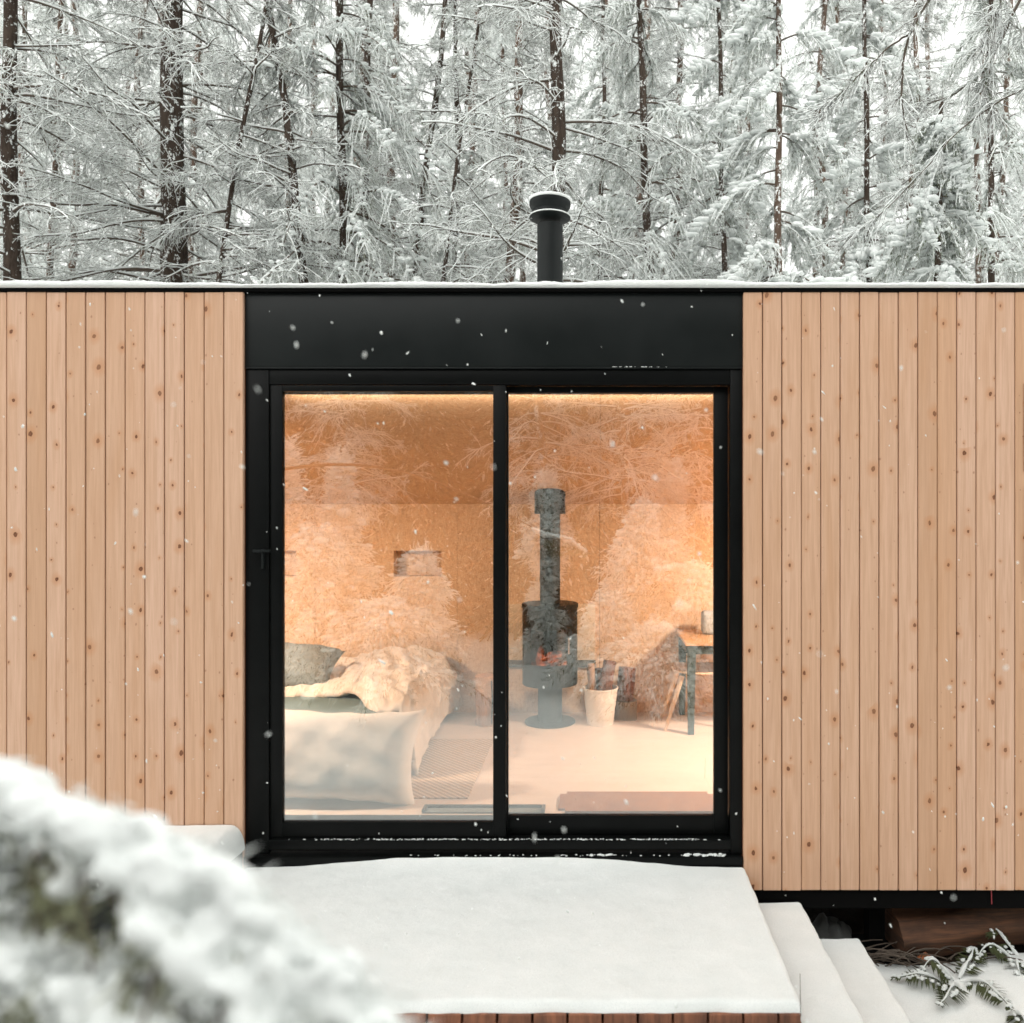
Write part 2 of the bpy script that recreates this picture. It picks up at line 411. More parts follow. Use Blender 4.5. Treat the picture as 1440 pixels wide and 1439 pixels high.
def f_bark(base, snowy):
    def f(n, b):
        v = coords(n, (7, 7, 1.6)); a = noise(n, v, 3, 6, .7, .4)
        c = ramp(n, a.outputs[0], [(.35, tuple(q*.45 for q in base)), (.65, base)])
        s1 = noise(n, coords(n, (1, 1, .55)), 9, 5, .75); s2 = noise(n, coords(n, (1, 1, .8)), 34, 3, .7)
        geo = node(n, "ShaderNodeNewGeometry")
        k = math_(n, 'ADD', math_(n, 'MULTIPLY', s1.outputs[0], .6), math_(n, 'MULTIPLY', s2.outputs[0], .4))
        c = mixc(n, ramp(n, k, [(snowy, g(0)), (snowy + .035, g(1))]), c, (.80, .83, .82))
        L(n, c, b.inputs['Base Color']); bump(n, b, a.outputs[0], .9, .03)
    return f
bark = M('dark snow flecked bark', rough=.95, spec=.1, fn=f_bark((.078, .058, .046), .55))
bark2 = M('grey snow flecked bark', rough=.95, spec=.1, fn=f_bark((.15, .105, .08), .535))
twig_m = M('twig bark', (.10, .08, .065), .95, spec=.1)
def f_needle(base, tk=.3):
    def f(n, b):
        f_trans(tk, base)(n, b)
        a = noise(n, coords(n), 3.5, 3, .6)
        L(n, ramp(n, a.outputs[0], [(.3, tuple(q*.6 for q in base)), (.7, base)]), b.inputs['Base Color'])
    return f
needle_m = M('frosted conifer needles', rough=.8, spec=.15, fn=f_needle((.20, .235, .155)))
needle_pale = M('lightened frosty conifer needles', rough=.8, spec=.15, fn=f_needle((.66, .71, .67), .4))  # frost tone, lightened further to brighten the deep forest
fern_m = M('fern green', (.05, .06, .02), .7)

# ------------------------------------------------------------------ the ground
WX = lambda px: (px - VX) / 254.0          # x on the wall plane
WZ = lambda py: CH - (py - VY) / 254.0     # z on the wall plane
X0, X1 = -5.2, 4.4                          # cabin ends
def terrain():
    xs = np.concatenate([np.linspace(-150, -9, 30), np.linspace(-8.8, 8.8, 150), np.linspace(9, 150, 30)])
    ys = np.concatenate([np.linspace(-150, -9, 30), np.linspace(-8.8, 6, 120), np.linspace(6.3, 200, 40)])
    X, Y = np.meshgrid(xs, ys)
    Zg = -.80 + .05*np.sin(X*1.3 + .7)*np.sin(Y*1.1) + .03*np.sin(X*2.9 + Y*1.7) + .015*np.sin(X*6.1 - Y*4.3)
    far = np.clip((np.hypot(X, Y) - 8)/60, 0, 1); Zg += far*1.2*np.sin(X*.07 + 1)*np.sin(Y*.05) 
    under = (X > X0 + .1) & (X < X1 - .1) & (Y > .08) & (Y < 2.9); Zg = np.where(under, -.9, Zg)
    Zg = Zg + .05*np.exp(-((Y + .15)/.25)**2)
    h, w_ = X.shape; idx = np.arange(h*w_).reshape(h, w_)
    m = NP(); m.add(np.stack([X, Y, Zg], -1), np.stack([idx[:-1, :-1], idx[:-1, 1:], idx[1:, 1:], idx[1:, :-1]], -1).reshape(-1, 4))
    return m.mesh('snow_ground')
tag(obj('snow_ground', terrain(), snow), kind='structure')
s_ = B()
bmesh.ops.create_grid(s_.bm, x_segments=90, y_segments=30, size=.5, matrix=Matrix.Translation(((X0+X1)/2, 1.5, -.84)) @ Matrix.Diagonal((X1-X0, 2.9, 1, 1)))
for v in s_.bm.verts: v.co.z += .03*math.sin(v.co.x*7)*math.sin(v.co.y*5.3) + random.uniform(-.012, .012)
tag(s_.build('bare_ground', soil, sm=True), kind='structure')

# ------------------------------------------------------------------ cabin shell
cabin = thing('cabin', (0, 1.3, -.8), 'flat fronted cabin clad in upright knotty timber boards with black glazed entrance', 'cabin')
DEP = 2.55; GAPX0, GAPX1 = WX(345), WX(1044); ZT = WZ(413); ZB = WZ(1250)
def boards(name, edges):
    bm = bmesh.new(); lay = bm.loops.layers.float_color.new('board'); rg = random.Random(len(edges))
    for a, b_ in zip(edges[:-1], edges[1:]):
        gap = .0016 + rg.random()*.0016
        c = (rg.random(), rg.random(), rg.random(), 1); dy = rg.uniform(-.0015, .0015)
        r = bmesh.ops.create_cube(bm, size=1, matrix=Matrix.Translation(((a+b_)/2, -.011 + dy, (ZT+ZB)/2 + rg.uniform(-.001, .001))) @ Matrix.Diagonal((b_-a-gap*2, .022, ZT-ZB, 1)))
        es = list({e for v in r['verts'] for e in v.link_edges}); bb = bmesh.ops.bevel(bm, geom=es, offset=.0022, segments=2, affect='EDGES')
        fs = {f for v in bb['verts'] for f in v.link_faces} | {f for v in r['verts'] if v.is_valid for f in v.link_faces}
        stack = set(fs)
        for f in stack:
            for l in f.loops: l[lay] = c
        for f in bm.faces:
            if f not in stack and all(l[lay][3] == 0 for l in f.loops):
                for l in f.loops: l[lay] = c
    me = bpy.data.meshes.new(name); bm.to_mesh(me); bm.free()
    me.transform(Matrix.Translation(-WORLD['cabin'])); o = obj(name, me, siding_m, cabin); return o
pl = 27.62/254; pr = 27.15/254
ledges = [GAPX0 - i*pl for i in range(0, 23)][::-1]
redges_a = [GAPX1 + i*pr for i in range(0, 40)]
redges = [e for e in redges_a if e < X1]
boards('siding', ledges); boards('siding', redges)
X0 = ledges[0]; X1 = redges[-1]
WINX = WX(1436)
# wall cores behind the boards
def part(name, fn, mats, parent=None, sm=None):
    b = B(); fn(b); o = b.build(name, mats, parent or cabin)
    if sm: auto_smooth(o, sm)
    return o
part('wall', lambda b: b.box((X0, .0, ZB+.01), (GAPX0, .10, ZT-.01)), batten)
part('wall', lambda b: b.box((GAPX1, 0, ZB+.01), (X1, .10, ZT-.01)), batten)
part('side_wall', lambda b: b.prism_x([(.103, ZB+.01), (DEP+.1, ZB+.01), (DEP+.1, 2.15), (.103, ZT-.02)], X0, X0+.1), membrane)
part('side_wall', lambda b: b.prism_x([(.103, ZB+.01), (DEP+.1, ZB+.01), (DEP+.1, 2.15), (.103, ZT-.02)], X1-.1, X1), membrane)
# sloping roof with its snow
def roof(b): b.prism_x([(-.028, ZT+.003), (-.028, ZT+.022), (DEP+.16, 2.18), (DEP+.16, 2.10), (.10, ZT+.003)], X0-.03, X1+.03)
rf = part('roof', roof, membrane)
def roof_snow():
    xs = np.linspace(X0-.05, X1+.05, 700); prof = [(-.012, .004), (-.036, .004), (-.046, .013), (-.044, .026), (-.028, .036), (.02, .043), (.3, .03), (1.2, -.15), (DEP+.2, -.62), (DEP+.24, -.70)]
    rg = np.random.default_rng(5)
    V = []
    nx = np.convolve(rg.normal(0, 1, len(xs)+20), np.ones(9)/9, 'same')[10:-10]; n2 = rg.normal(0, 1, len(xs))
    big = np.sin(xs*1.7+1)*.007 + np.sin(xs*4.1)*.005 + np.sin(xs*11.3+np.sin(xs*3))*.0035
    for k, (y, z) in enumerate(prof):
        e = 1 if 2 <= k <= 5 else 0
        V.append(np.stack([xs, y - e*(nx*.003), ZT+.018+z + (e*(nx*.004 + n2*.0009 + big) if k > 2 else e*nx*.002)], -1))
    V = np.array(V); h, w_, _ = V.shape; idx = np.arange(h*w_).reshape(h, w_)
    m = NP(); m.add(V - np.array(WORLD['cabin']), np.stack([idx[:-1, :-1], idx[:-1, 1:], idx[1:, 1:], idx[1:, :-1]], -1).reshape(-1, 4)); return m.mesh('snow_cover')
obj('snow_cover', roof_snow(), snow, rf)
# black header above the door, side reveals
part('header', lambda b: (b.box((GAPX0, -.004, WZ(517)), (GAPX1, .10, ZT), .002), b.box((GAPX0+.003, -.010, WZ(519.5)), (GAPX1-.003, .02, WZ(517.6)), .0015)), black, sm=30)
part('edge_beam', lambda b: b.box((X0+.02, .0, ZB-.11), (X1-.02, .12, ZB-.003)), membrane)
def piers(b):
    pass
for x in (WX(1246), 2.9, -3.1, -4.6):
    part('pier', lambda b, x=x: (b.box((x-.045, .14, -.95), (x+.045, .23, ZB-.10)), b.box((x-.12, .10, -.95), (x+.12, .30, -.78))), membrane)
# floor, ceiling, inner walls
part('floor', lambda b: b.box((X0+.1, .105, -.12), (X1-.1, DEP, 0)), floor_m)
ceil = lambda y: 2.455 - .283*y
part('ceiling', lambda b: [b.prism_x([(.105, ceil(.105)), (2.385, ceil(2.385)), (2.385, ceil(2.385)+.1), (.105, ceil(.105)+.1)], xa+.001, xb-.001)
     for xa, xb in ((X0+.1, -1.2), (-1.2, .02), (.02, 1.24), (1.24, X1-.1))], osb)
NI = [(-2.99, -2.58, 1.165, 1.385), (-1.744, -1.335, 1.165, 1.385)]
BW = 2.372
def backwall(b):
    t = .02; cuts = [X0+.1, -2.42, -1.2, .02, 1.24, X1-.1]; top = 1.81
    for xa, xb in zip(cuts[:-1], cuts[1:]):
        xa += .0012; xb -= .0012
        ns = [q for q in NI if q[0] < xb and q[1] > xa]
        if not ns: b.box((xa, BW, .0), (xb, BW+t, top)); continue
        q = ns[0]; q0, q1 = max(q[0], xa), min(q[1], xb)
        if q0 > xa: b.box((xa, BW, 0), (q0, BW+t, top))
        if q1 < xb: b.box((q1, BW, 0), (xb, BW+t, top))
        b.box((q0, BW, 0), (q1, BW+t, q[2])); b.box((q0, BW, q[3]), (q1, BW+t, top))
part('back_wall', backwall, osb)
def nichef(q):
    def f(b):
        x0, x1, z0, z1 = q
        b.box((x0-.015, BW+.021, z0-.015), (x0, BW+.12, z1+.015)); b.box((x1, BW+.021, z0-.015), (x1+.015, BW+.12, z1+.015))
        b.box((x0, BW+.021, z0-.015), (x1, BW+.12, z0)); b.box((x0, BW+.021, z1), (x1, BW+.12, z1+.015)); b.box((x0-.015, BW+.121, z0-.015), (x1+.015, BW+.135, z1+.015))
    return f
for q in NI: part('niche', nichef(q), osb)
part('wall_backing', lambda b: b.box((X0+.1, BW+.14, -.1), (X1-.1, DEP+.1, 2.1)), membrane)
for q in (((X0+.1, .103, .002), (GAPX0-.02, .118, 2.38)), ((GAPX1+.02, .103, .002), (X1-.1, .118, 2.38)), ((X0+.1, .12, .002), (X0+.115, 2.37, 1.8)), ((X1-.115, .12, .002), (X1-.1, 2.37, 1.8))): part('inner_lining', lambda b, q=q: b.box(*q), osb)
part('access_hatch', lambda b: b.box((.335, BW-.004, 1.235), (.58, BW-.0005, 1.505), .001), osb)

# sliding door: frame, two sashes with panes, sill, handle
door = part('sliding_door', lambda b: (
    b.box((GAPX0, .0, WZ(1202)), (WX(378), .10, WZ(520)), .003), b.box((WX(1027), .0, WZ(1202)), (GAPX1, .10, WZ(520)), .003),
    b.box((WX(378)+.0005, .004, WZ(541)), (WX(1027)-.0005, .098, WZ(520)), .002)), black_frame, sm=30)
WORLD[door.name] = WORLD['cabin']
def sash(x0, x1, z0, z1, fw, y0, y1, fb=None, ft=None, fl=None):
    fb = fb or fw; ft = ft or fw; fl = fl or fw
    def f(b):
        b.box((x0, y0, z0), (x0+fl, y1, z1), .002); b.box((x1-fw, y0, z0), (x1, y1, z1), .002)
        b.box((x0+fl, y0+.001, z0), (x1-fw, y1-.001, z0+fb), .002); b.box((x0+fl, y0+.001, z1-ft), (x1-fw, y1-.001, z1), .002)
    return f
XL0, XL1, XR0, XR1 = WX(396), WX(693), WX(711), WX(1006)
part('sash', sash(WX(379), WX(711), WZ(1180), WZ(542), (18)/254, .010, .048, fb=(22)/254, ft=(8.5)/254, fl=17/254), black_frame, door, 30)
part('sash', sash(WX(700), WX(1026), WZ(1180), WZ(542), (20)/254, .052, .090, fb=(27)/254, ft=(9)/254, fl=13/254), black_frame, door, 30)
part('glass_pane', lambda b: b.box((XL0-.008, .026, WZ(1159)), (XL1+.008, .032, WZ(550))), glass, door)
part('glass_pane', lambda b: b.box((XR0-.008, .068, WZ(1155)), (XR1+.008, .074, WZ(550))), glass, door)
part('handle', lambda b: (b.box((WX(358), -.024, WZ(777)), (WX(382), -.014, WZ(773.5)), .001), b.box((WX(369), -.0139, WZ(800)), (WX(372), .0, WZ(773)), .001)), black, door, 30)
part('sill', lambda b: (b.box((GAPX0+.135, -.012, WZ(1194)), (GAPX1-.068, .099, WZ(1181)), .002), b.box((GAPX0+.004, -.03, WZ(1214)), (GAPX1-.004, .06, WZ(1203)), .002), b.box((GAPX0+.01, .005, WZ(1245)), (GAPX1-.01, .08, WZ(1215)))), black_frame, door, 30)
def crumbs(b):
    rg = random.Random(4)
    def many(n, x0, x1, z, y0, y1, s):
        for i in range(n):
            r = s*rg.uniform(.35, 1); b.ico((rg.uniform(x0, x1), rg.uniform(y0, y1), z + r*.3), r, 1, (1.5, 1, .7), .2, rg.random())
    for k in range(90):
        x = rg.triangular(WX(380), WX(1035), WX(720)); b.ico((x, rg.uniform(-.011, -.004), WZ(1194)+.05 if 0 else WZ(1181)+.002), rg.uniform(.002, .005), 1, (2.2, 1, .6), .2, k)
    many(260, WX(440), WX(985), WZ(1181)+.001, -.011, .006, .0045)
    many(34, WX(960), WX(1022), WZ(1202)+.002, -.028, -.008, .011)
    many(8, WX(830), WX(860), WZ(1202)+.002, -.028, -.01, .010)
    many(46, WX(560), WX(1010), WZ(1202)+.002, -.029, -.012, .005)
    many(26, WX(862), WX(938), WZ(517.3)+.0005, -.009, -.005, .0042)
part('snow_crumbs', crumbs, treesnow, door, 80)['kind'] = 'stuff'

# interior light strip behind the header + two unseen lamps added left and right to brighten the room
strip = part('strip_light', lambda b: b.box((XL0-.1, .125, 2.388), (XR1+.1, .145, 2.400), .002), lamp_off)
def area(name, loc, rot, sx, sy, e, c, parent=None, spread=None):
    l = bpy.data.lights.new(name, 'AREA'); l.shape = 'RECTANGLE'; l.size = sx; l.size_y = sy; l.energy = e; l.color = c
    if spread: l.spread = spread
    o = bpy.data.objects.new(name, l); col.objects.link(o); o.location = Vector(loc) - (WORLD[parent.name] if parent else Vector((0, 0, 0))); o.rotation_euler = rot
    if parent: o.parent = parent
    return o
WARM = (1.0, .80, .62)
area('strip_lamp', ((XL0+XR1)/2, .150, 2.372), (R(66), 0, 0), 2.5, .05, 5.5, WARM, cabin, R(125))
for x, e, ly in ((-3.2, 122, .20), (2.15, 112, .8)):
    lp = part('added_lamp', lambda b, x=x, ly=ly: b.lathe((x, ly, 2.0), [(.02, .13), (.02, .09), (.15, .05), (.16, 0)], 32), lamp_m)
    area('lamp_glow', (x, ly, 1.985), (0, 0, 0), .3, .3, e, WARM, cabin)
# small window at the right edge, its openings drawn as dark brown panels
part('window', lambda b: (b.box((WX(1436.5), -.030, WZ(664)), (WX(1520), -.0225, WZ(541)), .001), b.box((WX(1438), -.030, WZ(810)), (WX(1520), -.0225, WZ(684)), .001)), batten)

# flue above the roof
CXx = (773.5-VX)/172; CY = 2.06
zc = lambda py: CH + (VY-py)/172
chim = part('chimney', lambda b: b.lathe((CXx, CY, 0), [(.1045, 2.2), (.1045, zc(318))], 48), black, sm=40)
WORLD[chim.name] = WORLD['cabin']
part('cap', lambda b: (b.lathe((CXx, CY, 0), [(.106, zc(309)-.012), (.160, zc(309)), (.169, zc(309)+.004), (.168, zc(309)+.009), (.106, zc(309)+.010)], 56),
                       b.lathe((CXx, CY, 0), [(.12, zc(309)+.0105), (.138, zc(309)+.011), (.138, zc(296)), (.12, zc(296)+.01)], 56),
                       b.lathe((CXx, CY, 0), [(.13, zc(299)), (.140, zc(299)), (.165, zc(292)), (.169, zc(290)), (.168, zc(285)), (.12, zc(284))], 56)), black, chim, 35)
def capsnow(b):
    b.lathe((CXx, CY, 0), [(.140, zc(309)+.0105), (.1685, zc(309)+.0095), (.172, zc(309)+.013), (.168, zc(309)+.020), (.140, zc(309)+.024)], 56)
    b.lathe((CXx, CY, 0), [(.10, zc(285)), (.167, zc(286)), (.174, zc(285)+.004), (.172, zc(282)), (.13, zc(279)), (.001, zc(277.5))], 56)
part('snow', capsnow, snow, chim, 80)

# ------------------------------------------------------------------ stove
def log(b, p, q, r, seed, n=16, m=8):
    p = Vector(p); q = Vector(q); d = q - p; ax = d.normalized(); u = ax.cross(Vector((.3, 1, .1))).normalized(); v = ax.cross(u); rg = random.Random(seed)
    ph = [rg.uniform(0, 6) for _ in range(4)]; rings = []
    for k in range(m+1):
        t = k/m; rr = []
        for i in range(n):
            a = 2*math.pi*i/n; e = r*(1 + .07*math.sin(2*a+ph[0]) + .05*math.sin(3*a+ph[1]+t*2) + .035*math.sin(7*a+ph[2]) + rg.uniform(-.02, .02))
            rr.append(b.bm.verts.new(p + d*t + (u*math.cos(a) + v*math.sin(a))*e))
        rings.append(rr)
    for k in range(m):
        for i in range(n): b.bm.faces.new((rings[k][i], rings[k][(i+1) % n], rings[k+1][(i+1) % n], rings[k+1][i]))
    b.bm.faces.new(rings[0][::-1]); b.bm.faces.new(rings[-1]); return b
st = thing('wood_stove', (CXx, CY, 0), 'black cylindrical wood stove on pedestal with fire glowing behind its glass', 'stove')
part('base_plate', lambda b: b.lathe((CXx, CY, 0), [(.205, .0005), (.205, .012), (.198, .016)], 56), dark_steel, st, 35)
part('pedestal', lambda b: b.lathe((CXx, CY, 0), [(.098, .016), (.098, .318)], 48), dark_steel, st, 35)
def stbody(b):
    seg = 64; r = .224; z0, z1 = .32, .955
    # shell with a window opening towards the room front (-y)
    rings = []
    zs = [z0, .50, .78, z1]
    for z in zs: rings.append([b.bm.verts.new((CXx + r*math.sin(2*math.pi*i/seg), CY - r*math.cos(2*math.pi*i/seg), z)) for i in range(seg)])
    for k in range(3):
        for i in range(seg):
            j = (i+1) % seg
            if k == 1 and (i < 7 or i >= seg-7): continue
            b.bm.faces.new((rings[k][i], rings[k][j], rings[k+1][j], rings[k+1][i]))
    b.bm.faces.new(rings[0]); b.bm.faces.new(rings[-1])
    b.lathe((CXx, CY, 0), [(.226, .935), (.230, .94), (.230, .968), (.226, .972)], 64)
    b.lathe((CXx, CY, 0), [(.2, .325), (.2, .44)], 40)     # firebed under the logs
part('body', stbody, dark_steel, st, 35)
def stglass(b):
    r = .221; A = []; Bv = []
    for i in range(-7, 8):
        a = 2*math.pi*i/64; A.append(b.bm.verts.new((CXx + r*math.sin(a), CY - r*math.cos(a), .50))); Bv.append(b.bm.verts.new((CXx + r*math.sin(a), CY - r*math.cos(a), .78)))
    for i in range(14): b.bm.faces.new((A[i], A[i+1], Bv[i+1], Bv[i]))
def smoked():
    m = bpy.data.materials.new('sooty stove glass'); m.use_nodes = True; n = m.node_tree; n.nodes.clear()
    o = node(n, "ShaderNodeOutputMaterial"); t = node(n, "ShaderNodeBsdfTransparent"); gl = node(n, "ShaderNodeBsdfGlossy"); gl.inputs['Roughness'].default_value = .08
    t.inputs['Color'].default_value = (.50, .42, .38, 1); mm = node(n, "ShaderNodeMixShader"); mm.inputs[0].default_value = .05
    L(n, t.outputs[0], mm.inputs[1]); L(n, gl.outputs[0], mm.inputs[2]); L(n, mm.outputs[0], o.inputs[0]); return m
part('glass', stglass, smoked(), st, 60)
part('firebox', lambda b: [b.bm.faces.new([b.bm.verts.new((CXx + rr*math.sin(t0), CY + rr*math.cos(t0), z)) for rr, t0, z in ((.205, i*.2-1.9, .46), (.205, i*.2-1.7, .46), (.205, i*.2-1.7, .9), (.205, i*.2-1.9, .9))]) for i in range(19)], soot, st)
for k, (dx, dz, tl) in enumerate(((-.05, .03, .3), (.05, .035, -.25), (0, .09, .1))):
    part('burning_log', lambda b: log(b, (CXx+dx-.09, CY-.06-.02*k, .465+dz-tl*.08), (CXx+dx+.09, CY-.04, .465+dz+tl*.08), .026, k+30, 12, 4), ember, st)
part('fire', lambda b: [b.ico((CXx + dx, CY - .08 + dy, .475 + dz), .024, 3, (.9, .6, sz*1.5), .35, k) for k, (dx, dy, dz, sz) in enumerate([(-.09, 0, .03, 1.5), (-.03, .02, .03, 1.1), (.03, 0, .02, .9), (-.07, .03, .09, 1.6)])], fire_m, st, 80)
part('flue_pipe', lambda b: b.lathe((CXx, CY, 0), [(.083, .972), (.083, 1.75)], 40), dark_steel, st, 35)
part('flue_collar', lambda b: b.lathe((CXx, CY, 0), [(.084, 1.70), (.126, 1.70), (.126, 1.905)], 40), dark_steel, st, 35)
part('door_handle', lambda b: b.box((CXx+.155, CY-.195, .59), (CXx+.165, CY-.18, .72), .003), M('bright steel', (.7, .6, .55), .25, 1), st, 35)
HP = at(776, 889, 6.70)
ph = part('heat_shield', lambda b: b.box((-.78, BW-.030, .452), (-.018, BW-.0005, .930), .002), M('pale heat shield board', (.62, .50, .36), .7), cabin, 30)
part('shelf', lambda b: b.box((-.79, BW-.034, .392), (-.015, BW-.0005, .449), .002), M('grey steel shelf', (.10, .10, .095), .6), cabin, 30)

# ------------------------------------------------------------------ furniture
def cloth_grid(fn, nu, nv, name):
    """solid-looking draped sheet from fn(u,v)->xyz"""
    u, v = np.meshgrid(np.linspace(0, 1, nu), np.linspace(0, 1, nv)); P_ = fn(u, v); idx = np.arange(nu*nv).reshape(nv, nu)
    m = NP(); m.add(P_, np.stack([idx[:-1, :-1], idx[:-1, 1:], idx[1:, 1:], idx[1:, :-1]], -1).reshape(-1, 4)); return m.mesh(name)
def fbm(x, y, seed, oct=4, f0=1.0):
    rg = np.random.default_rng(seed); t = 0
    for k in range(oct):
        f = f0*2**k
        for _ in range(3):
            a = rg.uniform(0, 6.28); p = rg.uniform(0, 6.28); t = t + np.sin((x*np.cos(a) + y*np.sin(a))*f*2.2 + p + 1.5*np.sin((y*np.cos(a)-x*np.sin(a))*f + p))/2**k/3
    return t
bed = thing('bed', (-2.5, 1.45, 0), 'low bed with grey sheet and rumpled pale duvet along the back wall', 'bed')
o = part('mattress', lambda b: b.box((-3.75, .62, .10), (-1.33, 2.33, .40), .07, 4), grey_sheet, bed, 60)
part('bed_base', lambda b: b.box((-3.70, .72, .0), (-1.32, 2.30, .10), .01), grey_sheet, bed, 30)
def duvet(u, v):
    # u along x (left->right then down the foot), v front->back
    s = u*2.95
    x0 = -3.7; edge = 2.42
    cx = np.where(s < edge, x0 + s, x0 + edge + .10*np.sin(np.clip((s-edge)/.2, 0, 1.57)) + .04*np.clip(s-edge-.3, 0, 1))
    drop = np.clip(s - edge - .02, 0, 1)
    y_front = 1.22 - .50*1/(1 + np.exp(-(s-2.12)/.07)) + .02*np.sin(s*9)
    y = y_front + (2.30 - y_front)*v
    puff = .085*np.sqrt(np.clip(1-(2*v-1)**6, 0, 1))
    z = .405 + puff - drop*.78
    wr = fbm(s*1.3, y*1.6, 3, 5, 1.4)
    ridge = np.abs(fbm(s*1.2, y*1.2, 9, 4, 1.6))
    amp = .03 + .06*np.clip((s-1.2)/1.2, 0, 1)
    z = z + amp*.6*wr*(drop < .001) + (.05*ridge - .02)*(s > 1.0)*(drop < .001)*v + amp*wr*.3*(drop >= .001)
    z = z + .06*np.exp(-((s-1.75)/.45)**2)*np.clip(v-.15, 0, 1) + .07*np.exp(-((s-2.1)/.3)**2)*v
    cx = cx + .05*wr*np.clip(drop*6, 0, 1); z = np.maximum(z, .03)
    z = z + .016*np.sin(s*16+5*v+3*wr)*np.sin(v*9+wr*4) + .008*np.sin(s*31+v*20+5*wr)
    return np.stack([cx, y, z], -1) - np.array(WORLD['bed'])
dv = obj('duvet', cloth_grid(duvet, 220, 120, 'duvet'), duvet_m, bed)
md = dv.modifiers.new('thickness', 'SOLIDIFY'); md.thickness = .045; md.offset = -1
def pillow(name, c, sx, sy, sz, rot, m, parent=None, label=None, cat=None, seed=1):
    bm = bmesh.new(); bmesh.ops.create_cube(bm, size=2); bmesh.ops.subdivide_edges(bm, edges=bm.edges, cuts=22, use_grid_fill=True)
    rg = random.Random(seed)
    for v in bm.verts:
        x, y, z = v.co
        k = (max(0, 1-abs(x)**3.2)*max(0, 1-abs(z)**3.2))**.42
        pin = 1 - .11*(1-abs(z)**2)*abs(x)**4; pin2 = 1 - .13*(1-abs(x)**2)*abs(z)**4
        wr = .05*math.sin(x*9+z*4+seed)*math.sin(z*7-x*3) + .03*math.sin(x*21+2*math.sin(z*9))
        v.co = Vector((x*sx*pin, y*sy*(k*(1+wr)+.012), z*sz*pin2 + .015*sz*math.sin(x*14)*abs(z)**6))
    bmesh.ops.remove_doubles(bm, verts=bm.verts, dist=.0004); bmesh.ops.recalc_face_normals(bm, faces=bm.faces)
    me = bpy.data.meshes.new(name); bm.to_mesh(me); bm.free(); smooth(me)
    o = obj(name, me, m, parent, Vector(c) - (WORLD[parent.name] if parent else Vector((0, 0, 0)))); o.rotation_euler = rot
    if label: tag(o, label, cat)
    return o
pillow('pillow', (-2.36, 1.50, .575), .42, .11, .23, (R(-66), R(5), R(6)), grey_pillow_m, None, 'grey pillow lying at the head of the bed', 'pillow', 3)
pillow('floor_cushion', (-1.60, .37, .256), .545, .15, .285, (R(-21), R(2), R(0)), linen, None, 'large pale linen cushion leaning on the bed just inside the glass', 'cushion', 5)
# rug, mats, tray
def flat_round(name, x0, x1, y0, y1, h, r, m, label, cat):
    b = B(); b.box((x0, y0, .0006), (x1, y1, h), 0)
    es = [e for e in b.bm.edges if abs(e.verts[0].co.z - e.verts[1].co.z) > h*.5]
    if r: bmesh.ops.bevel(b.bm, geom=es, offset=r, segments=6, affect='EDGES')
    o = b.build(name, m, origin=((x0+x1)/2, (y0+y1)/2, 0)); return tag(o, label, cat)
flat_round('woven_rug', -1.55, -.775, .35, 1.56, .008, 0, rug_m, 'ribbed natural woven rug on the floor beside the bed', 'rug')
flat_round('door_mat', -.225, .708, .125, .436, .014, .04, brown_mat, 'reddish brown mat with rounded corners inside the right pane', 'mat')
bt = thing('boot_tray', (-.65, .2, 0), 'dark grey rimmed boot tray on the floor behind the door stile', 'tray')
def tray(b):
    x0, x1, y0, y1 = -1.0, -.30, .12, .205
    b.box((x0, y0, .0006), (x1, y1, .006), .002); 
    for a, c in (((x0, y0, .0065), (x0+.02, y1, .024)), ((x1-.02, y0, .0065), (x1, y1, .024)), ((x0+.0205, y1-.02, .0065), (x1-.0205, y1, .024))): b.box(a, c, .003)
part('tray', tray, grey_plastic if 0 else M('dark rubber', (.03, .035, .033), .6), bt, 30)
part('grille', lambda b: b.box((-.978, .122, .0065), (-.322, .184, .009), .001), M('grey rubber', (.13, .14, .13), .8), bt, 30)
# stumps, firewood, bucket
def logobj(name, p, q, r, seed, m, label, cat, group=None):
    b = B(); log(b, p, q, r, seed); o = b.build(name, m, origin=p); auto_smooth(o, 45); return tag(o, label, cat, group)
logobj('wood_stump', (-.875, 2.02, 0), (-.875, 2.02, .39), .115, 3, stump_m, 'tall cracked round of pale wood standing between rug and wall', 'stump')
sp = (842.5-VX)/173; 
bk = thing('bucket', (.025, 2.02, 0), 'white tapered bucket holding firewood beside the stove', 'bucket')
part('pail', lambda b: b.lathe((.025, 2.02, 0), [(.103, .0), (.106, .004), (.140, .283), (.146, .286), (.146, .296), (.137, .297), (.134, .28), (.10, .02), (.001, .02)], 48, cap=False), white_enamel, bk, 50)
for k, (p, q, r, lb) in enumerate([((-.02, 2.04, .06), (-.055, 2.10, .47), .034, 'thin pale stick of firewood leaning left in the white bucket'), ((.03, 2.0, .06), (.105, 2.06, .50), .055, 'thick reddish split log leaning right in the white bucket'), ((.04, 2.07, .06), (.02, 2.12, .43), .04, 'bark covered log upright at the back of the bucket')]):
    logobj('firewood_log', p, q, r, k+5, stump_m if k == 0 else bark_log, lb, 'firewood')
sb_ = bpy.data.objects['wood_stump']; WORLD[sb_.name] = Vector((-.875, 2.02, 0))
part('crack', lambda b: b.prism([(-.845, .03), (-.838, .03), (-.832, .2), (-.838, .37), (-.846, .37), (-.840, .2)], 1.895, 1.915), soot, sb_)
logobj('wood_stump', (.235, 2.17, 0), (.235, 2.17, .155), .092, 8, M('weathered grey wood', rough=.85, fn=f_wood((.16, .13, .10), (.30, .25, .20))), 'short grey weathered stump behind the white bucket', 'stump')
logobj('firewood_log', (.225, 2.16, .156), (.25, 2.19, .42), .072, 9, bark_log, 'reddish barked log standing upright on the short grey stump', 'firewood')
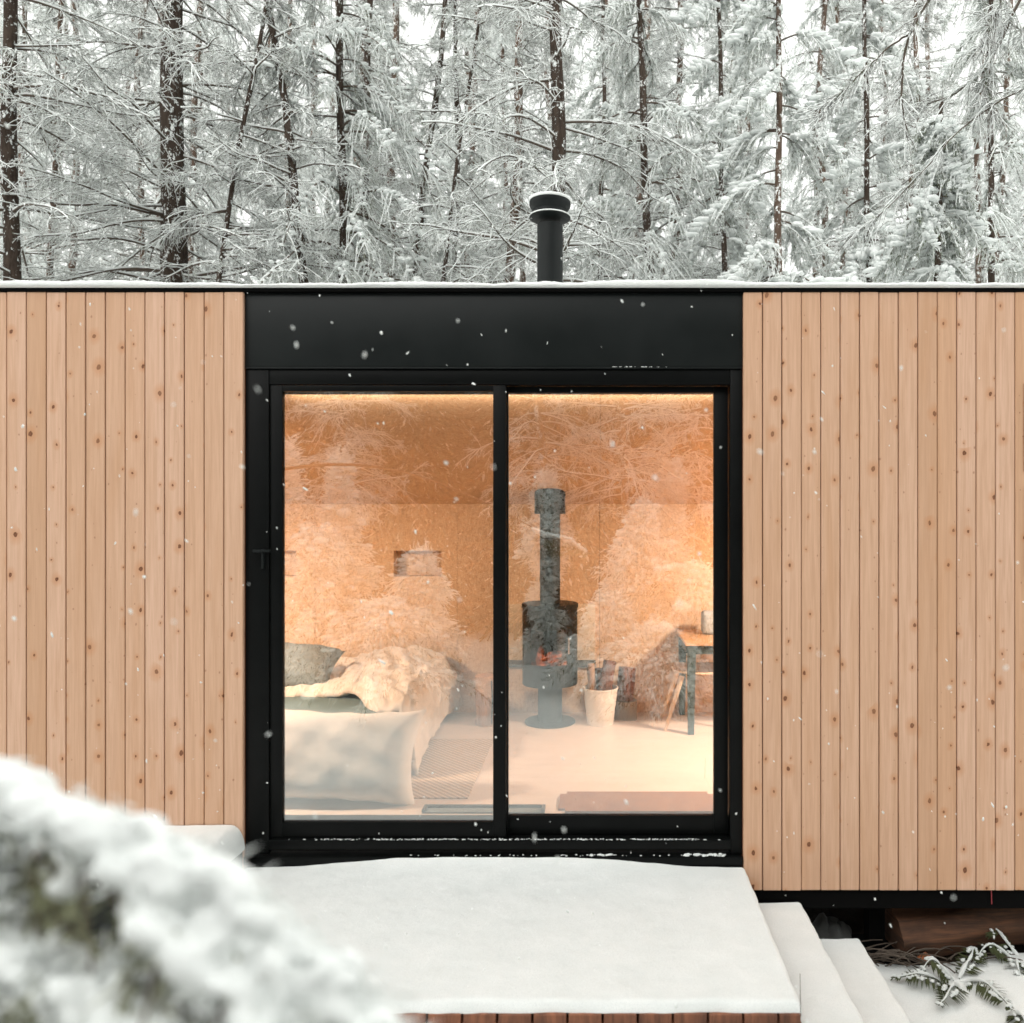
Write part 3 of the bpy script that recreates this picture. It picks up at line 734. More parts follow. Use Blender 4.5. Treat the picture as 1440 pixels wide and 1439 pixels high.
# table
tb = thing('dining_table', (1.4, 2.0, 0), 'wooden topped table with dark green square legs at the right wall', 'table')
part('tabletop', lambda b: b.box((.675, 1.67, .688), (2.0, 2.34, .713), .003), table_wood, tb, 30)
for x, y in ((.705, 1.69), (.70, 2.28), (1.9, 1.69), (1.9, 2.28)):
    part('leg', lambda b, x=x, y=y: b.bm.faces and None or b.prism([(x-.005, 0), (x+.04, 0), (x+.055, .686), (x-.01, .686)], y, y+.045), green_paint, tb)
part('apron', lambda b: (b.box((.74, 1.70, .62), (1.88, 1.72, .687)), b.box((.69, 1.74, .62), (.71, 2.27, .687))), green_paint, tb)
# chair
chx, chy = .80, 1.99
ch = thing('wooden_chair', (chx, chy, 0), 'bent wood chair with splayed legs tucked beside the green legged table', 'chair')
def seatf(b):
    bmesh.ops.create_grid(b.bm, x_segments=16, y_segments=16, size=.5)
    for v in b.bm.verts:
        x, y = v.co.x*2, v.co.y*2; k = 1-.12*(x*x*y*y); v.co = Vector((chx + .03 + x*.215*k, chy + y*.21*k, .425 + .022*(y*y) + .02*max(0, x)**3 + .01*x*x))
seat = part('seat', seatf, chair_wood, ch, 60); seat.modifiers.new('t', 'SOLIDIFY').thickness = .014
def backf(b):
    bmesh.ops.create_grid(b.bm, x_segments=4, y_segments=16, size=.5)
    for v in b.bm.verts:
        t, y = v.co.x + .5, v.co.y*2; v.co = Vector((chx + .235 + .05*t - .03*y*y, chy + y*.2, .56 + .17*t))
bkk = part('backrest', backf, M('black plywood', (.02, .02, .02), .5), ch, 60); bkk.modifiers.new('t', 'SOLIDIFY').thickness = .012
for dy in (-.12, .12): part('back_post', lambda b: b.bar((chx+.21, chy+dy, .43), (chx+.255, chy+dy, .72), .010, .008), chair_wood, ch)
for sx, sy in ((-1, -1), (-1, 1), (1, -1), (1, 1)):
    part('leg', lambda b, sx=sx, sy=sy: b.bar((chx+.02+sx*.29, chy+sy*.19, 0), (chx+.02+sx*.15, chy+sy*.14, .42), .013, .021), chair_wood, ch)
b = B(); b.box((.86, 2.05, .714), (1.02, 2.2, .90), .03, 4); o = b.build('storage_tin', grey_plastic, origin=(.94, 2.12, .714)); auto_smooth(o, 50); tag(o, 'pale grey rounded tin standing on the wooden table', 'tin')
#--FURN-END
# ------------------------------------------------------------------ deck and steps
DX0, DX1 = -1.93, .812; DFRONT = -D + 1100*(CH+.265)/(1427-720)
def snow_slab(name, x0, x1, y0, y1, zt, th, parent, seed, drift=0, nx=160, ny=110, rnd=.03):
    u = np.linspace(-1, 1, nx); v = np.linspace(0, 1, ny)
    # denser sampling near the edges
    u = np.sign(u)*(1-(1-np.abs(u))**1.7); U, V = np.meshgrid((u+1)/2, 1-(1-v)**1.0)
    X = x0 + (x1-x0)*U; Y = y0 + (y1-y0)*V
    de = np.minimum(np.minimum(X-x0, x1-X), Y-y0)
    t = np.clip(de/rnd, 0, 1); Z = zt - th*(1-np.sqrt(1-(1-t)**2)) 
    Z = Z + (.006*fbm(X, Y, seed, 4, 1.2) + .0022*fbm(X*6, Y*6, seed+1, 3, 1.5))*t
    Z = Z + drift*np.exp(-((y1-Y)/.10))*np.exp(-((X-WX(690))/.9)**4)
    rg = np.random.default_rng(seed); jx = .006*fbm(X*0, Y*5, seed+3, 4, 2) ; X = X + jx*(1-t)
    Y = Y + .006*fbm(X*5, Y*0, seed+5, 4, 2)*(1-t)*(V < .5)
    h, w_ = X.shape; idx = np.arange(h*w_).reshape(h, w_); off = np.array(WORLD[parent.name])
    m = NP(); m.add(np.stack([X, Y, Z], -1) - off, np.stack([idx[:-1, :-1], idx[:-1, 1:], idx[1:, 1:], idx[1:, :-1]], -1).reshape(-1, 4))
    return obj(name, m.mesh(name), snow, parent)
deck = thing('entrance_deck', (0, -.7, -.8), 'low timber deck under smooth snow in front of the glass door', 'deck')
def deckboards(b):
    x = DX0 + .01; rg = random.Random(2)
    while x < DX1 - .05:
        wd = min(.138, DX1 - x); b.box((x, DFRONT + rg.uniform(-.004, .004), -.305), (x+wd-.009, -.035, -.268), .003); x += .139
def deckfront(b):
    b.box((DX0+.01, DFRONT+.012, -.47), (DX1-.002, DFRONT+.05, -.309)); b.box((DX0+.02, DFRONT+.02, -.80), (DX1-.02, -.05, -.475))
part('decking', deckboards, deck_m, deck, 30); part('fascia', deckfront, deck_m, deck)
snow_slab('snow_cover', DX0-.01, DX1+.004, DFRONT+.012, -.032, -.232, .036, deck, 3, drift=.05)
stp = thing('deck_steps', (1.1, -.7, -.8), 'snow covered wooden steps going down the right side of the deck', 'steps')
for k in range(2):
    xa = DX1 + .004 + .32*k; xb = DX1 + .32*(k+1); zt = -.232 - .197*(k+1)
    xin = xa - .10
    part('tread', lambda b: b.box((xa+.002, -1.5, zt-.075), (xb-.015, -.03, zt-.038), .003), deck_m, stp)
    part('riser', lambda b: b.box((xa+.006, -1.48, -.82), (xb-.03, -.05, zt-.077)), M('dark riser timber', (.03, .022, .016), .9), stp)
    snow_slab('snow_cover', xa, xb, -1.51, -.03, zt, .038, stp, 11+k, nx=60, ny=200, rnd=.03)
# drifted box left of the door
bx = thing('storage_box', (-2.4, -.25, -.8), 'black box against the siding left of the door, heaped with snow', 'box')
part('body', lambda b: b.box((WX(113), -.36, -.80), (DX0-.02, -.03, -.13), .004), black, bx, 30)
snow_slab('snow_cover', WX(113)-.012, WX(345)+.01, -.38, -.028, -.005, .13, bx, 21, nx=90, ny=60, rnd=.075)
# ------------------------------------------------------------------ log, stones, twigs under the cabin
b = B(); log(b, (WX(1270), .17, -.70), (3.6, .42, -.60), .135, 12, 40, 40)
for v in b.bm.verts:
    v.co.z += .012*math.sin(v.co.x*9)+random.uniform(-.004, .004)
o = b.build('fallen_log', rot_log, origin=(2.6, .3, -.8)); auto_smooth(o, 60); tag(o, 'rotting reddish brown log lying under the right end of the cabin', 'log')
for k, (px, py, r) in enumerate([(1158, 1309, .055), (1172, 1306, .06), (1186, 1312, .045)]):
    p = at(px, py, 4.62); b = B(); b.ico((p.x, p.y, -.80), r*1.35, 3, (1, 1, 1.5), .18, k); o = b.build('stone', stone_m, sm=True, origin=(p.x, p.y, -.83))
    tag(o, ['leftmost of three grey stones in the dark gap under the cabin', 'middle one of three grey stones under the cabin', 'rightmost of three grey stones in the dark gap under the cabin'][k], 'stone', 'stones under the cabin')
b = B(); b.ico((at(1300, 1349, 4.36).x, .03, -.775), .035, 2, (1.3, .5, .8), .3, 4); o = b.build('dead_leaf', leaf_m, sm=True, origin=(at(1300, 1349, 4.36).x, .03, -.8)); tag(o, 'curled rust coloured leaf at the snow edge below the log', 'leaf')
b = B(); p0 = at(1394, 1250, 4.32); b.bar(p0, at(1394.5, 1272, 4.33), .0026); o = b.build('cord', red_cord, origin=p0); tag(o, 'short red cord hanging below the siding', 'cord')
def twigs():
    rg = np.random.default_rng(8); m = NP(); n = 46
    A = np.stack([rg.uniform(1.3, 2.1, n), rg.uniform(-.05, .12, n), rg.uniform(-.80, -.74, n)], -1); a = rg.uniform(-.5, .6, n)
    Ln = rg.uniform(.06, .35, n); t = np.linspace(0, 1, 6); P_ = A[:, None] + np.stack([np.cos(a), np.zeros(n), np.sin(a)*.25], -1)[:, None]*t[None, :, None]*Ln[:, None, None]
    P_[..., 2] += .03*np.sin(t*3)[None]; P_[..., 1] += rg.uniform(-.1, .1, (n, 1))*t
    m.tubes(P_, np.full((n, 6), .0035)); return m.mesh('fallen_twigs')
tag(obj('fallen_twigs', twigs(), twig_m), 'tangle of thin fallen twigs where snow meets the gap under the cabin', 'twigs', kind='stuff')
# thin twig sticking up by the deck corner
b = B(); p0 = at(1126, 1430, 3.04); b.bar(p0, at(1125, 1370, 3.06), .0016, .001); o = b.build('twig', twig_m, origin=p0); tag(o, 'thin straight twig standing in the snow at the deck corner', 'twig')

# ------------------------------------------------------------------ ferns
def fern(cx, cy, fr, seed, label):
    base = Vector((cx, cy, -.80)); t_ = thing('fern', base, label, 'fern'); rg = np.random.default_rng(seed)
    g_ = NP(); s2 = NP(); stem = NP()
    for a, Ln, lift in fr:
        bend = rg.uniform(-1.2, 1.2)
        t = np.linspace(0, 1, 14); d = np.array([math.cos(a), math.sin(a)]); cx_ = np.cumsum(np.cos(a+bend*t))/14; cy_ = np.cumsum(np.sin(a+bend*t))/14
        P_ = np.stack([cx_*Ln, cy_*Ln, .015 + .7*lift*np.sin(t*2.7) + .012*np.sin(t*8+a)], -1)
        stem.tubes(P_[None], np.full((1, 14), .0025)); 
        s2.tubes((P_ + [0, 0, .008])[None], (.005 + .009*np.abs(np.sin(t*9+seed+a)))[None]*np.clip(1.1-t, .3, 1)[None], 6)
        k = 30
        for sg in (-1, 1):
            q = rg.uniform(.06, .98, k); q.sort(); O = np.stack([np.interp(q, t, P_[:, i]) for i in range(3)], -1)
            aq = a+bend*q; side = np.stack([-np.sin(aq), np.cos(aq), aq*0], -1)*sg; Lw = .075*np.sin(np.clip(q*1.15, 0, 1)*2.6+.35)+.01
            Dr = (side + np.stack([np.cos(aq), np.sin(aq), aq*0], -1)*.35)*Lw[:, None]; Dr[:, 2] -= Lw*rg.uniform(.05, .5, k)
            g_.blades(O, Dr, np.tile(np.array([d[0], d[1], .15])*.0075, (k, 1)))
            sel = rg.random(k) < .40
            s2.blobs(O[sel] + Dr[sel]*.35 + [0, 0, .008], rg.uniform(.006, .016, (sel.sum(), 1))*[1, 1, .6], rg)
    obj('frond', g_.mesh('frond'), fern_m, t_); obj('stem', stem.mesh('stem'), fern_m, t_); obj('snow', s2.mesh('snow'), treesnow, t_)
p = at(1345, 1385, floor_z(1385, -.8)); fern(p.x, p.y, [(-2.7, .36, .07), (-2.0, .30, .06), (-.7, .34, .09), (2.9, .20, .14), (.5, .30, .12)], 3, 'snow buried fern with green tips right of the steps')
p = at(1440, 1360, floor_z(1362, -.8)); fern(p.x, p.y, [(2.9, .30, .14), (2.2, .25, .18), (-2.6, .26, .1), (.2, .3, .1)], 5, 'snowy fern at the right frame edge in front of the log')
p = at(1424, 1420, floor_z(1425, -.8)); fern(p.x, p.y, [(-1.7, .20, .03)], 7, 'nearly buried small fern tip below the edge fern')
#--FERN-END
# ------------------------------------------------------------------ trees
def bez(p0, d0, droop, Ln, n, rg):
    """batch of branch centre lines; p0 (M,3), d0 (M,3) unit, droop (M,), Ln (M,)"""
    t = np.linspace(0, 1, n)[None, :, None]; m = len(p0)
    P_ = p0[:, None] + d0[:, None]*Ln[:, None, None]*t
    P_[..., 2] -= (droop*Ln)[:, None]*t[..., 0]**2
    w1 = rg.normal(0, 1, (m, 3)); w2 = rg.normal(0, 1, (m, 3)); ph = rg.uniform(0, 6, (m, 1))
    P_ += Ln[:, None, None]*(w1[:, None]*.035*np.sin(t*5+ph[:, None]) + w2[:, None]*.018*np.sin(t*11+ph[:, None]*2))*t
    return P_
def pick(P_, idx, q):
    """points and tangents at fraction q of lines idx"""
    n = P_.shape[1]; f = q*(n-1); i = np.minimum(f.astype(int), n-2); r = (f-i)[:, None]
    a = P_[idx, i]; b_ = P_[idx, i+1]; T = b_-a; T /= np.linalg.norm(T, axis=1, keepdims=True)+1e-9
    return a*(1-r)+b_*r, T
def unit(v): return v/(np.linalg.norm(v, axis=-1, keepdims=True)+1e-9)
def tree_meshes(seed, H, z0, z1, r0, kind, nb=60, blen=1.8, lean=(0, 0), wob=.05, dens=1.0, fork=False, az=None, lump=1.0, ndens=1.0):
    rg = np.random.default_rng(seed)
    nz = 26; zt = np.linspace(0, H, nz)
    tx = lean[0]*zt + wob*np.sin(zt*.55+seed)+wob*.4*np.sin(zt*1.7+seed*2); ty = lean[1]*zt + wob*np.sin(zt*.43+seed*1.3)
    tx -= tx[0]; ty -= ty[0]
    trunk = NP(); rad = r0*(1-.62*zt/H)*(1+.05*np.sin(zt*3+seed)); rad[0] *= 1.35
    trunk.tubes(np.stack([tx, ty, zt], -1)[None], rad[None], 14)
    br = NP(); sn = NP(); nd = NP()
    z = rg.uniform(z0, z1, nb); z.sort(); a = rg.uniform(0, 2*np.pi, nb) if az is None else rg.uniform(az[0], az[1], nb)
    tr = np.interp(z, zt, rad); p0 = np.stack([np.interp(z, zt, tx)+np.cos(a)*tr*.8, np.interp(z, zt, ty)+np.sin(a)*tr*.8, z], -1)
    taper = np.clip((H - z)/(H - z0), .12, 1)**.7
    Ln = blen*rg.uniform(.45, 1.1, nb)*taper
    if kind == 'bare':
        up = rg.uniform(-.30, .30, nb); dr = rg.uniform(-.05, .45, nb)
        P_ = bez(p0, unit(np.stack([np.cos(a), np.sin(a), up], -1)), dr, Ln, 12, rg); t = np.linspace(0, 1, 12)
        rb = (.006+.0055*Ln)[:, None]*(1-.8*t)[None]; br.tubes(P_, rb, 5)
        sn.tubes(P_ + [0, 0, .010] + np.array([0, 0, 1])*rb[..., None]*.8, rb*.62+.0075*rg.uniform(.4, 1.3, (nb, 12)), 5)
        k = int(17*dens*nb); idx = rg.integers(0, nb, k); q = rg.uniform(.12, 1, k)**.8
        O, T = pick(P_, idx, q); side = np.cross(T, [0, 0, 1.0])*rg.choice([-1, 1], k)[:, None]
        dd = unit(T*rg.uniform(.3, .9, k)[:, None] + side*rg.uniform(.3, 1, k)[:, None] + rg.normal(0, .25, (k, 3)))
        L2 = Ln[idx]*.36*(1.15-q)*rg.uniform(.5, 1.5, k)+.07
        Q = bez(O, dd, rg.uniform(0, .5, k), L2, 6, rg); t6 = np.linspace(0, 1, 6)
        r2 = .0036*(1-.6*t6)[None]*np.ones((k, 1)); br.tubes(Q, r2, 3)
        sn.tubes(Q+[0, 0, .0085], (.0072*(1-.35*t6))[None]*rg.uniform(.5, 1.35, (k, 6)), 4)
        k3 = int(k*4.6); id3 = rg.integers(0, k, k3); q3 = rg.uniform(.1, 1, k3); O, T = pick(Q, id3, q3)
        dd = unit(T*.7 + rg.normal(0, .55, (k3, 3))); L3 = L2[id3]*.42*rg.uniform(.4, 1.2, k3)+.03
        Q3 = bez(O, dd, rg.uniform(0, .6, k3), L3, 4, rg); t4 = np.linspace(0, 1, 4)
        br.tubes(Q3, (.0020*(1-.5*t4))[None]*np.ones((k3, 1)), 3); sn.tubes(Q3+[0, 0, .005], (.0052*(1-.4*t4))[None]*rg.uniform(.5, 1.3, (k3, 4)), 3)
        k4 = int(k3*2.0); id4 = rg.integers(0, k3, k4); O, T = pick(Q3, id4, rg.uniform(0, 1, k4)); sn.blades(O, unit(T*.8+rg.normal(0, .7, (k4, 3)))*rg.uniform(.02, .06, k4)[:, None], unit(rg.normal(0, 1, (k4, 3)))*.0032)
        k4 = int(k3*2.2); id4 = rg.integers(0, k3, k4); O, T = pick(Q3, id4, rg.uniform(0, 1, k4))
        nd.blades(O, unit(T*.8+rg.normal(0, .6, (k4, 3)))*rg.uniform(.02, .05, k4)[:, None], unit(rg.normal(0, 1, (k4, 3)))*.0026)
    else:
        up = rg.uniform(-.05, .32, nb); dr = rg.uniform(.45, .95, nb)
        P_ = bez(p0, unit(np.stack([np.cos(a), np.sin(a), up], -1)), dr, Ln, 12, rg); t = np.linspace(0, 1, 12)
        rb = (.006+.007*Ln)[:, None]*(1-.85*t)[None]; br.tubes(P_, rb, 5)
        k = int(26*dens*nb); idx = rg.integers(0, nb, k); q = rg.uniform(.10, 1, k)
        O, T = pick(P_, idx, q); side = unit(np.cross(T, [0, 0, 1.0]))*rg.choice([-1, 1], k)[:, None]
        dd = unit(T*rg.uniform(.5, 1.0, k)[:, None] + side*rg.uniform(.2, 1.0, k)[:, None] + [0, 0, -.25])
        L2 = (Ln[idx]*.30*(1.2-q)+.12)*rg.uniform(.6, 1.3, k)
        Q = bez(O, dd, rg.uniform(.35, 1.1, k), L2, 6, rg); t6 = np.linspace(0, 1, 6)
        br.tubes(Q, .003*(1-.6*t6)[None]*np.ones((k, 1)), 3)
        per = int(22*dens*ndens); k4 = k*per; id4 = rg.integers(0, k, k4); q4 = rg.uniform(0.02, 1, k4); O, T = pick(Q, id4, q4)
        sd = unit(rg.normal(0, 1, (k4, 3))*[1, 1, .5] + [0, 0, -.45])
        nd.blades(O, unit(T*.9+sd*.8)*rg.uniform(.025, .075, k4)[:, None], unit(rg.normal(0, 1, (k4, 3)))*rg.uniform(.002, .004, k4)[:, None])
        # snow: strips along every twig, pillows on the bough, frosting blades
        has = rg.random(k) < .85
        sn.tubes(Q[has]+[0, 0, .010], (.011*(1-.55*t6))[None]*rg.uniform(.35, 1.35, (has.sum(), 6)), 4)
        k5 = int(k*1.5); i5 = rg.integers(0, nb, k5); q5 = rg.uniform(.15, 1, k5)**.8; O, T = pick(P_, i5, q5)
        s5 = lump*rg.uniform(.010, .034, k5)*(.5+.6*np.minimum(Ln[i5], 1.4)); ang = np.arctan2(T[:, 1], T[:, 0])
        spread = rg.normal(0, .045, (k5, 3))*[1, 1, .25]; 
        sn.blobs(O+spread+[0, 0, .012], np.stack([s5*rg.uniform(1.1, 2.4, k5), s5*rg.uniform(.6, 1.1, k5), s5*rg.uniform(.35, .7, k5)], -1), rg, ang)
        k6 = int(k*1.6); i6 = rg.integers(0, k, k6); q6 = rg.uniform(0, .9, k6); O, T = pick(Q, i6, q6); s6 = lump*rg.uniform(.006, .017, k6)
        sn.blobs(O+[0, 0, .010], np.stack([s6*1.7, s6, s6*.6], -1), rg, np.arctan2(T[:, 1], T[:, 0]))
        k7 = int(k4*.75); i7 = rg.integers(0, k, k7); O, T = pick(Q, i7, rg.uniform(0, 1, k7))
        sn.blades(O+[0, 0, .012], unit(T*.9+rg.normal(0, .6, (k7, 3)))*rg.uniform(.02, .06, k7)[:, None], unit(rg.normal(0, 1, (k7, 3))*[1, 1, .3])*rg.uniform(.002, .006, k7)[:, None])
    return trunk.mesh('trunk'), br.mesh('branches'), nd.mesh('needles', False), sn.mesh('snow')
def tree(name, loc, meshes, label, cat='tree', group=None, bm=None, nm=None, rz=0, sc=1):
    t_ = empty(name, loc, label, cat, group); t_.rotation_euler.z = rz; t_.scale = (sc, sc, sc)
    for nme, me, m in zip(('trunk', 'branches', 'needles', 'snow'), meshes, (bm or bark, twig_m, nm or needle_m, treesnow)):
        if len(me.polygons) == 0: continue
        o = bpy.data.objects.new(nme, me); col.objects.link(o); o.parent = t_
        if not me.materials: me.materials.append(m)
    return t_
GZ = -.82
def place(px, py_top, px_bot, Z, wpx):
    """trunk through (px_bot,400) and (px_top,0) at distance Z -> base, lean, radius"""
    a = at(px_bot, 400, Z); c = at(py_top, 0, Z); ln = (c.x-a.x)/(c.z-a.z); base = Vector((a.x - ln*(a.z-GZ), a.y, GZ)); return base, ln, wpx/F*Z/2
SPEC = [ # name, x at top, x at roof line, Z, width px, kind, nb, blen, label
 ('fir_tree', 5, 1, 9.5, 23, 'bare', 60, 2.6, 'dark trunk cut by the left edge of the photo with long bare snowy branches'),
 ('thin_tree', 93, 72, 11.5, 10, 'bare', 60, 1.6, 'thin crooked trunk between the left edge and the thickest trunk'),
 ('old_fir_tree', 247, 252, 11, 36, 'bare', 95, 2.7, 'thickest dark trunk in the forest behind the left siding'),
 ('leaning_sapling', 373, 315, 10.5, 8.5, 'bare', 42, 1.5, 'thin reddish stem leaning right beside the thickest trunk'),
 ('leaning_tree', 372, 428, 10.7, 15, 'bare', 60, 1.6, 'snow flecked trunk leaning left above the black header'),
 ('conifer_tree', 473, 470, 11.5, 16, 'droop', 50, 2.5, 'dark straight trunk with long drooping grey green boughs above the left pane'),
 ('slim_tree', 520, 507, 14, 14, 'bare', 60, 1.6, 'brownish trunk just right of the dark straight conifer'),
 ('slim_tree', 556, 556, 16, 15, 'bare', 60, 1.7, 'paler straight trunk third from the dark conifer to the right'),
 ('slim_tree', 628, 592, 14.5, 12, 'bare', 60, 1.6, 'twin stemmed dark trunk leaning right over the door stile'),
 ('leaning_sapling', 671, 627, 11, 7, 'bare', 42, 1.3, 'very thin stem leaning right midway to the chimney'),
 ('fir_tree', 731, 715, 13, 18, 'bare', 62, 1.8, 'brown trunk immediately left of the chimney'),
 ('tall_fir_tree', 778, 774, 10, 23, 'bare', 46, 2.3, 'straight reddish brown trunk rising directly behind the chimney'),
 ('conifer_tree', 898, 906, 13, 15, 'droop', 52, 2.3, 'mossy trunk with tangled drooping boughs right of the chimney'),
 ('conifer_tree', 1099, 1094, 11.5, 13, 'droop', 48, 1.9, 'slim speckled trunk with white laden boughs above the right siding'),
]
px_white = lambda x: x > 1000
for i, (nm_, xt, xb, Z, wp, kd, nb, bl, lb) in enumerate(SPEC):
    base, ln, r_ = place(0, xt, xb, Z, wp); z_lo = at(0, 400, Z).z - GZ - .9; z_hi = at(0, 0, Z).z - GZ + 1.2
    z_lo = max(1.5, z_lo)
    me = tree_meshes(100+i, z_hi + (2.0 if kd == 'bare' else 1.2), z_lo, z_hi, r_*1.32 if wp > 20 else r_*1.12, kd, nb, bl, (ln, 0), .05 if wp < 30 else .03, .9, lump=2.0 if px_white(xt) else 1.1)
    tree(nm_, base, me, lb, bm=bark if i % 3 != 1 or i in (4,) else bark2)
# small snow laden fir at right
base, ln, r_ = place(0, 1324, 1315, 8.6, 10)
me = tree_meshes(231, 7.1, 2.2, 6.95, .06, 'droop', 82, 1.45, (ln, 0), .02, 1.1, lump=2.1)
tree('young_fir_tree', base, me, 'young fir with heaped white boughs and reddish stem above the far right boards')
# two more white conifers filling the right half
for k, (px, Z, lb) in enumerate([(1010, 13.5, 'bushy white conifer between the mossy trunk and the speckled slim trunk'), (1215, 13, 'bushy white conifer left of the young fir'), (1400, 12, 'dark green conifer with drooping needles at the right edge'), (850, 15.5, 'pale conifer showing just right of the chimney top'), (640, 15, 'pale drooping conifer between the two thin leaning stems')]):
    p = at(px, 400, Z); zl = at(0, 400, Z).z - GZ - 1; zh = at(0, 0, Z).z - GZ + 1.2
    me = tree_meshes(300+k, zh+1.2, zl, zh, .07, 'droop', 44, 1.8, (0, 0), .05, .9, lump=(2.4, 2.4, 1.2, 1.6, 1.2)[k])
    tree('conifer_tree', (p.x, p.y, GZ), me, lb, nm=needle_m)
# tree standing outside the frame on the right whose dark boughs hang into the corner
def hanging():
    Z = 7.6; P0 = at(1560, -60, Z); rg = np.random.default_rng(5); br = NP(); sn = NP(); nd = NP(); tr = NP()
    base = Vector((P0.x+.35, P0.y, GZ)); ob = np.array(base)
    H = 8.2; tr.tubes(np.stack([np.zeros(12), np.zeros(12), np.linspace(0, H, 12)], -1)[None], np.linspace(.16, .05, 12)[None], 14)
    def line(pts, r): 
        c = np.array([at(x, y, Z+dz)[:] for x, y, dz in pts]) - ob; t = np.linspace(0, 1, len(c)); q = np.linspace(0, 1, 22)
        P_ = np.stack([np.interp(q, t, c[:, i]) for i in range(3)], -1); P_[1:-1] = (P_[:-2]+P_[1:-1]*2+P_[2:])/4; P_ += rg.normal(0, .006, P_.shape); rr = r*(1-.72*q); br.tubes(P_[None], rr[None], 6)
        sn.tubes((P_+[0, 0, .008])[None], (rr*.5+.004)[None]*rg.uniform(.2, 1.2, (1, 22)), 5); return P_
    lines = [line([(1590, -300, .1), (1450, -160, .1), (1330, -50, 0), (1302, 8, 0), (1278, 50, 0), (1268, 110, 0), (1269, 150, 0), (1276, 192, 0)], .020),
             line([(1282, 45, 0), (1250, 68, .05), (1215, 100, .1), (1180, 135, .15), (1155, 165, .2)], .011),
             line([(1590, -250, .2), (1480, -90, .2), (1432, 5, .2), (1418, 35, .2), (1400, 75, .2), (1384, 102, .2), (1350, 128, .25), (1310, 145, .3), (1288, 155, .3)], .018),
             line([(1400, 75, .2), (1386, 100, .2), (1386, 128, .15), (1398, 158, .1)], .008),
             line([(1590, -280, 0), (1450, -120, 0), (1412, -5, 0), (1398, 25, 0), (1385, 60, 0)], .012),
             line([(1590, -200, .3), (1500, 20, .3), (1440, 45, .3), (1400, 20, .3)], .009),
             line([(1590, 0, -.2), (1500, 90, -.1), (1430, 130, 0), (1360, 170, .1), (1300, 240, .1), (1240, 300, .2), (1190, 340, .3)], .010)]
    for P_ in lines:
        k = 60; O, T = pick(P_[None], np.zeros(k, int), rg.uniform(.25, 1, k)); dd = unit(T*.7+rg.normal(0, .5, (k, 3))+[-.25, 0, -.25])
        Q = bez(O, dd, rg.uniform(0, .5, k), rg.uniform(.08, .42, k), 6, rg); br.tubes(Q, np.full((k, 6), .0028)*np.linspace(1, .4, 6), 3); s_q = Q[rg.random(k) < .65]; sn.tubes(s_q+[0, 0, .006], np.full((len(s_q), 6), .0052), 4)
        k3 = 220; O, T = pick(Q, rg.integers(0, k, k3), rg.uniform(.1, 1, k3)); Q3 = bez(O, unit(T+rg.normal(0, .5, (k3, 3))), rg.uniform(0, .6, k3), rg.uniform(.04, .14, k3), 4, rg); br.tubes(Q3, np.full((k3, 4), .0018), 3); sn.tubes(Q3+[0, 0, .004], np.full((k3, 4), .0036), 3)
        k4 = 260; O, T = pick(P_[None], np.zeros(k4, int), rg.uniform(.3, .9, k4)); nd.blades(O, unit(T*.5+rg.normal(0, .8, (k4, 3)))*rg.uniform(.02, .06, k4)[:, None], unit(rg.normal(0, 1, (k4, 3)))*.003)
    return base, (tr.mesh('trunk'), br.mesh('branches'), nd.mesh('needles', False), sn.mesh('snow'))
base, me = hanging(); tree('overhanging_tree', base, me, 'dark bare boughs hanging into the top right corner from a tree beyond the frame')
# the deeper forest: shared variants
far_v = [tree_meshes(500+k, 17, 3.0, 16.5, .095, kd, nb, bl, (ln, 0), .12, dn) for k, (kd, nb, bl, ln, dn) in enumerate([('droop', 105, 2.4, 0, .62), ('bare', 190, 2.3, .01, .8), ('droop', 95, 2.2, -.01, .66), ('bare', 170, 2.1, -.02, .8)])]
rg = random.Random(17)
GRP = 'pale trees deep in the forest behind the cabin'
k = 0
for row, (Z, n, spanpx) in enumerate([(17, 9, 1700), (21, 11, 1750), (26, 14, 1800), (32, 17, 1850)]):
    for i in range(n):
        px = 720 + (i + .5 - n/2)*spanpx/n + rg.uniform(-.35, .35)*spanpx/n; Zz = Z + rg.uniform(-1.3, 1.3); p = at(px, 400, Zz)
        v = k % 4; s_c = 1.0 + .20*row + rg.uniform(-.08, .1)
        tree('forest_tree', (p.x, p.y, GZ), far_v[v], 'pale snow covered tree among the crowded ones deep in the forest', group=GRP, bm=bark2, nm=needle_pale, rz=rg.uniform(0, 6.28), sc=s_c); k += 1
